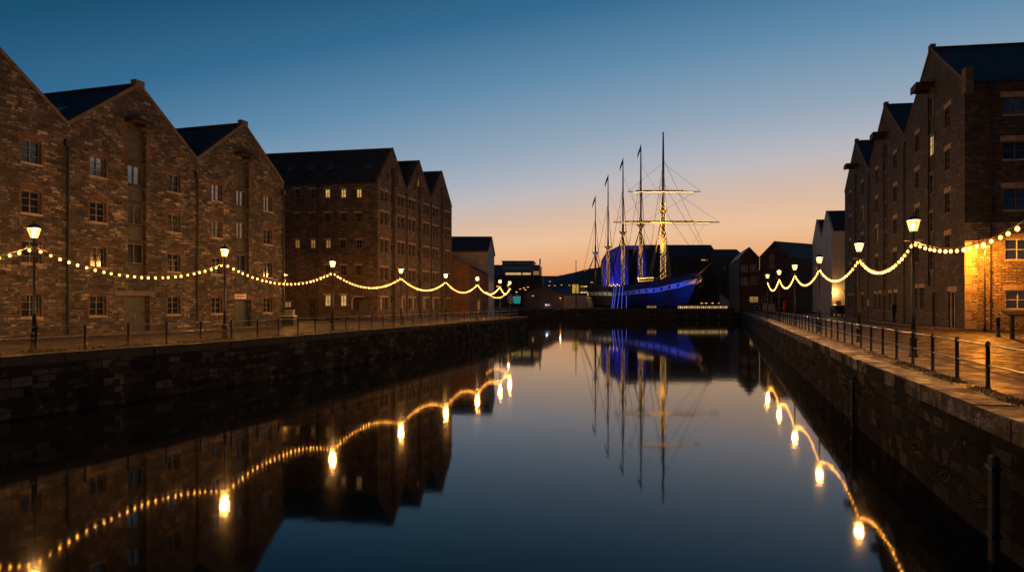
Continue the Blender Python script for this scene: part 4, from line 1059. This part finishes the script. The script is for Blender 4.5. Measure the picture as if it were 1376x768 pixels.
# blue-lit access stairs tower against the hull
tw=thing('access_gantry',(X(831,196),196,2.95),'gantry of slanting blue light tubes against the ship side','gantry')
for k,(p0,p1) in enumerate(((825.5,822),(828.5,824.5),(833,829.5),(837,835),(841.8,841.5))):
    mb=MB(); mb.tube([(X(p0,196)-tw.location.x,0,Zp(384,196)-2.95),(X(p1,196)-tw.location.x,-.4,0)],.11,6); mb.build('light_tube',M['blue_led'],tw)
mb=MB()
for z in (1.2,3.2,5.3): mb.tube([(X(823,196)-tw.location.x,-.2,z),(X(842,196)-tw.location.x,-.2,z)],.06,5)
mb.build('cross_bar',M['iron'],tw)
# the lit terrace barrier on the dock edge
bt=thing('lit_barrier',(X(910,166.4),166.2,2.98),'low white barrier glowing with a row of lights on the dock wall below the bow','barrier')
L=(978-910)*166.4/F; mb=MB(); mb.box(0,L,-.05,.1,0,.14); mb.box(0,L,-.05,.1,.84,.95); mb.build('frame',M['cab'],bt)
for k in range(26):
    x=.2+k*(L-.6)/25.3; mb=MB(); mb.box(x,x+.34,-.02,.06,.18,.8); mb.build('light_panel',M['lit'] if k%3==1 else M['lit_pale'],bt)
mb=MB(); 
for k in range(27): mb.box(.05+k*(L-.3)/26.3,.12+k*(L-.3)/26.3,-.04,.09,.14,.84)
mb.build('upright',M['iron'],bt)
# dock hoarding: a red/white lit kiosk beside the hull, blue awning, salmon hut
ks=thing('dock_kiosk',(X(868,168),168,2.95),'small dark kiosk with lit red window at the foot of the hull','kiosk')
mb=MB(); mb.box(0,3.2,0,1.2,0,1.1); mb.build('counter',M['timber_dark'],ks)
mb=MB(); mb.box(-.1,3.3,-.2,1.3,1.1,1.2); mb.build('roof',M['dark_roof'],ks); mb=MB(); mb.box(.3,1.1,-.03,.0,.3,.9); mb.box(1.3,2.0,-.03,0,.3,.9); mb.box(2.2,2.9,-.03,0,.3,.9); mb.build('window',M['lit_dim'],ks)
aw=thing('blue_awning',(X(967,186),186,2.95),'dark blue sloping awning tent on the dock beside the salmon lit hut','awning')
h=Zp(393,186)-2.95; Lw=(988-967)*186/F; mb=MB()
mb.face([(0,0,h),(Lw,-.5,.4),(Lw,5,.4),(0,4,h)]); mb.face([(0,0,h),(Lw,-.5,.4),(Lw*.6,-.2,.3),(0,0,.3)]); o=mb.build('canvas',plain('blue_canvas',(.04,.07,.3),.7),aw); sm=o.modifiers.new('s','SOLIDIFY'); sm.thickness=.05
for xx,zz_ in ((0,h),(Lw,.5)):
    mb=MB(); mb.tube([(xx,0,0),(xx,0,zz_)],.06,6); mb.build('pole',M['rail'],aw)
long_block('dock_hut','small salmon coloured hut right of the blue awning',988,1004.5,182,394.5,393,M['white_wall'],[(991,993,398,408,'pane')],5,2.95)
point((X(986,182),179.5,5.6),260,(1,.42,.2)); 
for px,py,dd,t,nm in ((774,351,190,'tall bare pole on the dock left of the ship stern','flag_pole'),(967.2,393,184,'thin pale pole at the top of the blue awning','flag_pole')):
    r=thing(nm,(X(px,dd),dd,2.95),t,'pole'); h=Zp(py,dd)-2.95; mb=MB(); mb.tube([(0,0,0),(0,0,h)],[.17,.1],8); mb.build('pole_shaft',M['pipe'],r); mb=MB(); mb.ball((0,0,h+.1),.2); mb.build('finial',M['pipe'],r)
# yellow-lit kiosk, blue kiosk boat, market tents
yk=thing('market_stall',(X(769,200),200,2.95),'small stall glowing yellow behind the low pale shed','stall')
hh=Zp(382,200)-2.95; mb=MB(); mb.box(0,2.1,0,2,hh-3.0,hh); mb.build('lit_canvas',lit_glass('yellow_lit_canvas',(1,.55,.05),.6),yk); mb=MB(); mb.box(.2,.3,.2,.3,0,hh-3); mb.box(1.8,1.9,.2,.3,0,hh-3); mb.build('leg',M['iron'],yk); mb=MB(); p=[Vector((-.2,-.2,hh)),Vector((2.3,-.2,hh)),Vector((2.3,2.2,hh)),Vector((-.2,2.2,hh))]; mb.hexa(p+[Vector((.9,.9,hh+.6)),Vector((1.2,.9,hh+.6)),Vector((1.2,1.2,hh+.6)),Vector((.9,1.2,hh+.6))]); mb.build('roof',M['pale_canvas'],yk)
bk=thing('cabin_boat',(X(729,170),170,2.97),'little blue cabin boat standing on the dock edge before the curved shed','boat')
mb=MB(); mb.hexa([Vector(q) for q in ((.3,0,0),(2.6,0,0),(2.6,1.2,0),(.3,1.2,0),(0,-.1,.7),(3.0,-.1,.7),(3.0,1.3,.7),(0,1.3,.7))]); mb.build('hull',plain('blue_boat_paint',(.04,.14,.3),.4),bk)
mb=MB(); mb.box(.5,2.4,.1,1.1,.7,1.45); mb.build('cabin',plain('blue_cabin_paint',(.08,.2,.36),.4),bk); mb=MB(); mb.box(.7,1.25,.07,.1,.9,1.3); mb.box(1.5,2.1,.07,.1,.9,1.3); mb.build('window',M['pane_sky'],bk); mb=MB(); mb.box(.4,2.5,.0,1.2,1.45,1.53); mb.build('roof',M['cab'],bk)
point((X(735,168.6),168.4,4.4),25,(.4,.6,1),.1)
for (pa,pb_,mt,t) in ((690,698.5,'teal','teal market tent glowing at the end of the left quay'),(682,688.5,'pale_canvas','pale grey market tent left of the teal tent')):
    dd=140; r=thing('market_tent',(X(pa,dd),dd,QZ),t,'tent'); W=(pb_-pa)*dd/F; z0,z1=Zp(407.5,dd)-QZ,Zp(398,dd)-QZ
    mb=MB(); mb.hexa([Vector(q) for q in ((.1,0,z0),(W-.1,0,z0),(W-.1,1.6,z0),(.1,1.6,z0),(-.1,-.1,z1),(W+.1,-.1,z1),(W+.1,1.7,z1),(-.1,1.7,z1))]); mb.build('canvas',M[mt],r)
    mb=MB(); mb.hexa([Vector(q) for q in ((-.15,-.2,z1),(W+.15,-.2,z1),(W+.15,1.8,z1),(-.15,1.8,z1),(W/2-.1,.7,z1+.5),(W/2+.1,.7,z1+.5),(W/2+.1,.9,z1+.5),(W/2-.1,.9,z1+.5))]); mb.build('roof',M['pale_canvas'],r)
    for xx in (.05,W-.05):
        mb=MB(); mb.tube([(xx,.05,0),(xx,.05,z0)],.04,6); mb.build('leg',M['iron'],r)

# ------------------------------------------------------------------ street furniture on the right
def rootat(name,px,py,label,cat,z=QZ):
    d=F*(EYE-z)/(py-HOR); return thing(name,(X(px,d),d,z),label,cat),d
r,d=rootat('bollard',1341,452,'short black iron bollard in front of the orange lit stone wall','bollard')
mb=MB(); mb.lathe([(.13,0),(.13,.1),(.105,.14),(.10,1.02),(.125,1.04),(.125,1.12),(.08,1.18),(.02,1.2)],(0,0,0),14); mb.build('body',M['iron'],r,True)
r,d=rootat('information_lectern',1360,455,'dark slanted board on thick posts at the right edge of the street','information board')
for x in (0,1.15):
    mb=MB(); mb.box(x-.09,x+.09,-.07,.07,0,1.32); mb.build('leg',M['timber_dark'],r)
mb=MB(); p=[Vector(q) for q in ((-.35,-.3,1.3),(1.5,-.3,1.3),(1.5,.35,1.52),(-.35,.35,1.52))]; mb.hexa(p+[q+Vector((0,0,.09)) for q in p]); mb.build('board',M['timber_dark'],r)
# ticket machine by the wall
d=61; x=X(1204,d); r=thing('ticket_machine',(x-.25,d,QZ),'dark round topped ticket machine on a post by the brick warehouse wall','ticket machine')
mb=MB(); mb.box(-.13,.13,-.1,.1,0,1.1); mb.build('post',M['iron'],r); mb=MB()
mb.box(-.24,.24,-.17,.17,1.1,1.75); mb.tube([(0,-.17,1.75),(0,.17,1.75)],.24,20); mb.build('head',M['iron'],r); mb=MB(); mb.box(-.15,.15,-.18,-.172,1.4,1.65); mb.build('display',M['pane'],r)
d=96; r=thing('litter_bin',(X(1145.5,d),d,QZ),'dark litter bin by the far end of the right brick warehouse','litter bin')
mb=MB(); mb.lathe([(.28,0),(.33,.05),(.36,1.0),(.40,1.02),(.40,1.1)],(0,0,0),14); mb.build('body',M['green_bin'],r,True); mb=MB(); mb.lathe([(.4,1.25),(.3,1.38),(.05,1.45)],(0,0,0),14); mb.build('lid',M['green_bin'],r,True)
mb=MB()
for a in range(4): mb.box(.34*math.cos(a*1.57)-.02,.34*math.cos(a*1.57)+.02,.34*math.sin(a*1.57)-.02,.34*math.sin(a*1.57)+.02,1.1,1.26)
mb.build('lid_support',M['iron'],r)
# narrow noticeboard and lit sign on the wall of C
dd=74; r=thing('notice_panel',(X(1166.5,dd),dd,QZ),'narrow white notice panel on a post by the far warehouse door','sign')
mb=MB(); mb.tube([(0,0,0),(0,0,2.4)],.04,8); mb.build('post',M['iron'],r); mb=MB(); mb.box(-.11,.11,-.06,-.03,1.75,2.55); mb.build('panel',M['frame_white'],r)
# car
dd=97; r=thing('parked_car',(X(1133,dd),dd,QZ),'dark off road car parked facing the camera in front of the white house','car')
r.rotation_euler=(0,0,R(-8)); W=.92
mb=MB()
prof=[(0,.35),(0,.95),(.15,1.05),(1.25,1.15),(1.5,1.2),(2.0,1.75),(3.9,1.78),(4.25,1.1),(4.3,.4)]
for k in range(len(prof)):
    a=prof[k]; b_=prof[(k+1)%len(prof)]
    wa=W-(.16 if a[1]>1.3 else 0); wb=W-(.16 if b_[1]>1.3 else 0)
    mb.face([(-wa,a[0],a[1]),(wa,a[0],a[1]),(wb,b_[0],b_[1]),(-wb,b_[0],b_[1])])
for s in (-1,1): mb.face([(s*(W-(.16 if z>1.3 else 0)),y,z) for y,z in prof])
mb.build('body',M['carpaint'],r)
mb=MB(); mb.face([(-.68,1.53,1.25),(.68,1.53,1.25),(.64,1.93,1.69),(-.64,1.93,1.69)]); o=mb.build('windscreen',M['pane'],r); o.location=(0,-.04,.02)
for s in (-1,1):
    mb=MB(); mb.lathe([(.11,-.03),(.11,.03)],(0,0,0),12); o=mb.build('headlight',M['pane_sky'],r); o.location=(s*.68,-.02,.86); o.rotation_euler=(R(90),0,0)
    mb=MB(); mb.box(s*.98-.08,s*.98+.08,1.45,1.6,1.2,1.4); mb.build('mirror',M['carpaint'],r)
    for y in (.85,3.45):
        mb=MB(); mb.lathe([(.25,-.12),(.37,-.1),(.37,.1),(.25,.12)],(0,0,0),18); o=mb.build('wheel',M['rubber'],r); o.location=(s*(W-.08),y,.37); o.rotation_euler=(0,R(90),0)
        mb=MB(); mb.lathe([(.22,-.13),(.22,.13)],(0,0,0),12); mb.build('rim',M['rail'],o)
mb=MB(); mb.box(-.94,.94,-.12,.02,.38,.6); mb.build('bumper',M['rubber'],r); mb=MB(); mb.box(-.4,.4,-.02,-.004,.72,.98); mb.build('grille',M['rubber'],r)
# closed red parasol, white cabinet, A-frame sign at the street head
dd=134; r=thing('closed_parasol',(X(1054,dd),dd,QZ),'closed bright red parasol near the last right lamps','parasol')
mb=MB(); mb.lathe([(.33,.35),(.36,.5),(.33,1.6),(.2,2.5),(.04,3.05)],(0,0,0),10); mb.build('canopy',M['red'],r,True); mb=MB(); mb.lathe([(.3,0),(.3,.08),(.04,.1),(.03,3.1)],(0,0,0),10); mb.build('pole',M['iron'],r)
dd=142; r=thing('utility_cabinet',(X(1026,dd),dd,QZ),'wide pale cabinet left of the closed red parasol','cabinet')
mb=MB(); mb.box(0,2.75,0,.6,.1,1.85); mb.build('body',M['cab'],r); mb=MB(); mb.box(.06,1.3,-.03,-.003,.2,1.75); mb.box(1.38,2.7,-.03,-.003,.2,1.75); mb.build('door',M['cab'],r); mb=MB(); mb.box(-.05,2.8,-.06,.66,1.85,1.93); mb.build('top',M['frame_white'],r); mb=MB(); mb.box(0,2.75,.02,.58,0,.1); mb.build('plinth',M['iron'],r)
dd=150; r=thing('frame_sign',(X(1014,dd),dd,QZ),'dark board in a white frame standing left of the pale cabinet','sign')
mb=MB(); mb.box(0,.1,0,.06,0,1.6); mb.box(1.2,1.3,0,.06,0,1.6); mb.box(.1,1.2,0,.06,1.5,1.6); mb.box(.1,1.2,0,.06,.15,.25); mb.build('frame',M['frame_white'],r); mb=MB(); mb.box(.1,1.2,.02,.05,.25,1.5); mb.build('board',M['iron'],r)
# left: cabinet and bin at the corner of the stone warehouse
dd=64; r=thing('utility_cabinet',(X(381.5,dd),dd,QZ),'pale louvred cabinet at the corner of the stone warehouse','cabinet')
mb=MB(); mb.box(0,.95,0,.5,.08,1.3); mb.build('body',M['cab'],r); mb=MB()
for k in range(7): mb.box(.08,.87,-.03,-.002,.25+k*.12,.32+k*.12)
mb.build('louvre',M['cab'],r); mb=MB(); mb.box(-.04,1.0,-.05,.55,1.3,1.36); mb.build('top',M['frame_white'],r)
dd=54; r=thing('wheeled_bin',(X(377,dd),dd,QZ),'dark green lidded bin in front of the pale louvred cabinet','bin')
mb=MB(); mb.hexa([Vector(q) for q in ((.08,.05,.12),(1.12,.05,.12),(1.12,.6,.12),(.08,.6,.12),(0,0,.85),(1.2,0,.85),(1.2,.68,.85),(0,.68,.85))]); mb.build('body',M['green_bin'],r); mb=MB(); mb.box(-.03,1.23,-.04,.72,.85,.93); mb.build('lid',M['cab'],r)
for xx in (.15,1.05):
    mb=MB(); mb.lathe([(.1,-.04),(.1,.04)],(0,0,0),12); o=mb.build('wheel',M['rubber'],r); o.location=(xx,.1,.1); o.rotation_euler=(0,R(90),0)
# benches by the brick warehouse side wall
for px,dd,t in ((437,72,'timber bench by the lit windows of the tall brick warehouse'),(452,73,'second timber bench nearer the entrance canopy')):
    r=thing('bench',(X(px,dd),dd,QZ),t,'bench'); mb=MB()
    for k in range(3): mb.box(0,1.5,k*.15,k*.15+.12,.42,.46)
    mb.build('seat',M['timber'],r); mb=MB()
    for k in range(2): mb.box(0,1.5,.46,.5,.6+k*.16,.72+k*.16)
    mb.build('backrest',M['timber'],r)
    for xx in (.1,1.35):
        mb=MB(); mb.box(xx,xx+.06,0,.46,0,.42); mb.box(xx,xx+.06,.42,.46,.42,.95); mb.build('leg',M['iron'],r)
# timber fenders on the right quay wall, ladder on the left
def fender(d,a,label,w_=.22):
    p=on_line(a,d); r=thing('fender_post',(p.x,p.y,-.5),label,'fender'); fr=Fr((0,0,0),U,V)
    mb=MB(); mb.fbox(fr,-w_/2,w_/2,.07,.19,-.4,2.3); o=mb.build('timber',M['timber_dark'],r); o.modifiers.new('b','BEVEL').width=.03
    for z in (.9,2.05):
        mb=MB(); mb.fbox(fr,-w_/2-.03,w_/2+.03,.06,.21,z,z+.08); mb.build('strap',M['iron'],r)
fender(21.4,4.76,'upright timber fender on the right quay wall, further of the two')
fender(10.2,4.76,'upright timber fender on the right quay wall nearest the camera')
p=Vector((-11.75,64.9,0)); r=thing('quay_pipe',(p.x,p.y,0),'curved dark drain pipe down the middle of the left quay wall','pipe')
mb=MB(); mb.tube([(.02,0,2.3),(.25,-.1,2.0),(.32,-.12,1.2),(.32,-.12,-.3)],.1,8); mb.build('pipe_shaft',M['pipe'],r,True); mb=MB(); mb.lathe([(.14,0),(.14,.12)],(.32,-.12,1.0),10); mb.build('collar',M['iron'],r)

# ------------------------------------------------------------------ grass along the quay edges
def blades(name, line, nb, w0,w1,h0,h1,inward):
    mb=MB(); pts=[Vector((*p,0)) for p in line]; rnd=random.Random(2)
    for _ in range(nb):
        k=rnd.choices(range(len(pts)-1),[ (pts[i+1]-pts[i]).length/(max(6,pts[i].y)) for i in range(len(pts)-1)])[0]
        a,b=pts[k],pts[k+1]; t=(b-a).normalized(); nn=Vector((-t.y,t.x,0))*inward
        f=rnd.random(); p=a+(b-a)*f+nn*rnd.uniform(w0,w1)
        cl=math.sin(p.y*2.1+p.x)*math.sin(p.y*.7)
        if cl<rnd.uniform(-.8,.5): continue
        h=rnd.uniform(h0,h1); an=rnd.uniform(0,6.28); w_=rnd.uniform(.008,.02); dx,dy=math.cos(an)*w_,math.sin(an)*w_
        lx,ly=rnd.gauss(0,h*.4),rnd.gauss(0,h*.4)
        mb.face([(p.x-dx,p.y-dy,QZ+.01),(p.x+dx,p.y+dy,QZ+.01),(p.x+lx,p.y+ly,QZ+h)])
    return tag(mb.build(name,M['grass']),None,None,None,'stuff')
blades('grass',[q for q in LE if 8<q[1]<92],16000,.5,1.5,.05,.22,1)
blades('grass',[(4.76+S1*d,d) for d in (6,20,40,60)],9000,.80,1.25,.06,.12,-1)
def tufts():
    mb=MB(); rnd=random.Random(9)
    for _ in range(60):
        if rnd.random()<.6:
            d=rnd.uniform(8,45); p=on_line(4.74,d); nx=-1
        else:
            d=rnd.uniform(22,60); 
            k=max(i for i in range(len(LE)-1) if LE[i][1]<=d); f=(d-LE[k][1])/(LE[k+1][1]-LE[k][1]); p=Vector((LE[k][0]+(LE[k+1][0]-LE[k][0])*f,d,0)); nx=1
        z=rnd.uniform(.7,2.0)
        for j in range(rnd.randint(14,40)):
            l_=rnd.uniform(.06,.2); q=Vector((p.x,p.y+rnd.gauss(0,.1),z+rnd.gauss(0,.06)))
            e=q+Vector((nx*rnd.uniform(.03,.16),rnd.gauss(0,.09),rnd.uniform(-.1,.12))); s_=Vector((0,rnd.uniform(.01,.03),rnd.uniform(-.02,.02)))
            mb.face([q,(q+e)/2+s_,e,(q+e)/2-s_])
    return tag(mb.build('weeds',M['grass']),None,None,None,'stuff')
tufts()
# ------------------------------------------------------------------ raised railing strip of the right quay, with its kerb
mb=MB(); kb=MB(); ds=[0,8,14,20,30,40,60,90,130]
for k in range(len(ds)-1):
    a,b=ds[k],ds[k+1]; p=[on_line(5.55,a),on_line(7.55,a),on_line(7.55,b),on_line(5.55,b)]
    mb.face([q+Vector((0,0,QZ+.045)) for q in p])
tag(mb.build('pavement',M['flags']),None,None,None,'structure')
for k in range(-2,90):
    a=k*1.2; p=[on_line(7.552,a+.01),on_line(7.72,a+.01),on_line(7.72,a+1.19),on_line(7.552,a+1.19)]
    zt=QZ+.055+random.uniform(-.006,.006); kb.hexa([q+Vector((0,0,QZ-.1)) for q in p]+[q+Vector((0,0,zt)) for q in p])
tag(kb.build('kerb',M['coping_dark']),None,None,None,'structure')
# floating pontoon under the lit barrier
pt=thing('pontoon',(X(905,162),162,0),'low dark floating pontoon against the dock wall below the lit barrier','pontoon')
L=(998-905)*162/F; mb=MB(); mb.box(0,L,0,2.2,-.3,.42); mb.build('float',M['timber_dark'],pt)
mb=MB()
for k in range(30): mb.box(k*L/30+.02,(k+1)*L/30-.02,-.08,2.28,.42,.5)
mb.build('decking',M['timber'],pt)
for k in range(7):
    mb=MB(); mb.lathe([(.07,.5),(.07,1.4),(.02,1.45)],(.4+k*(L-.8)/6,.1,0),8); mb.build('post',M['cab'],pt)
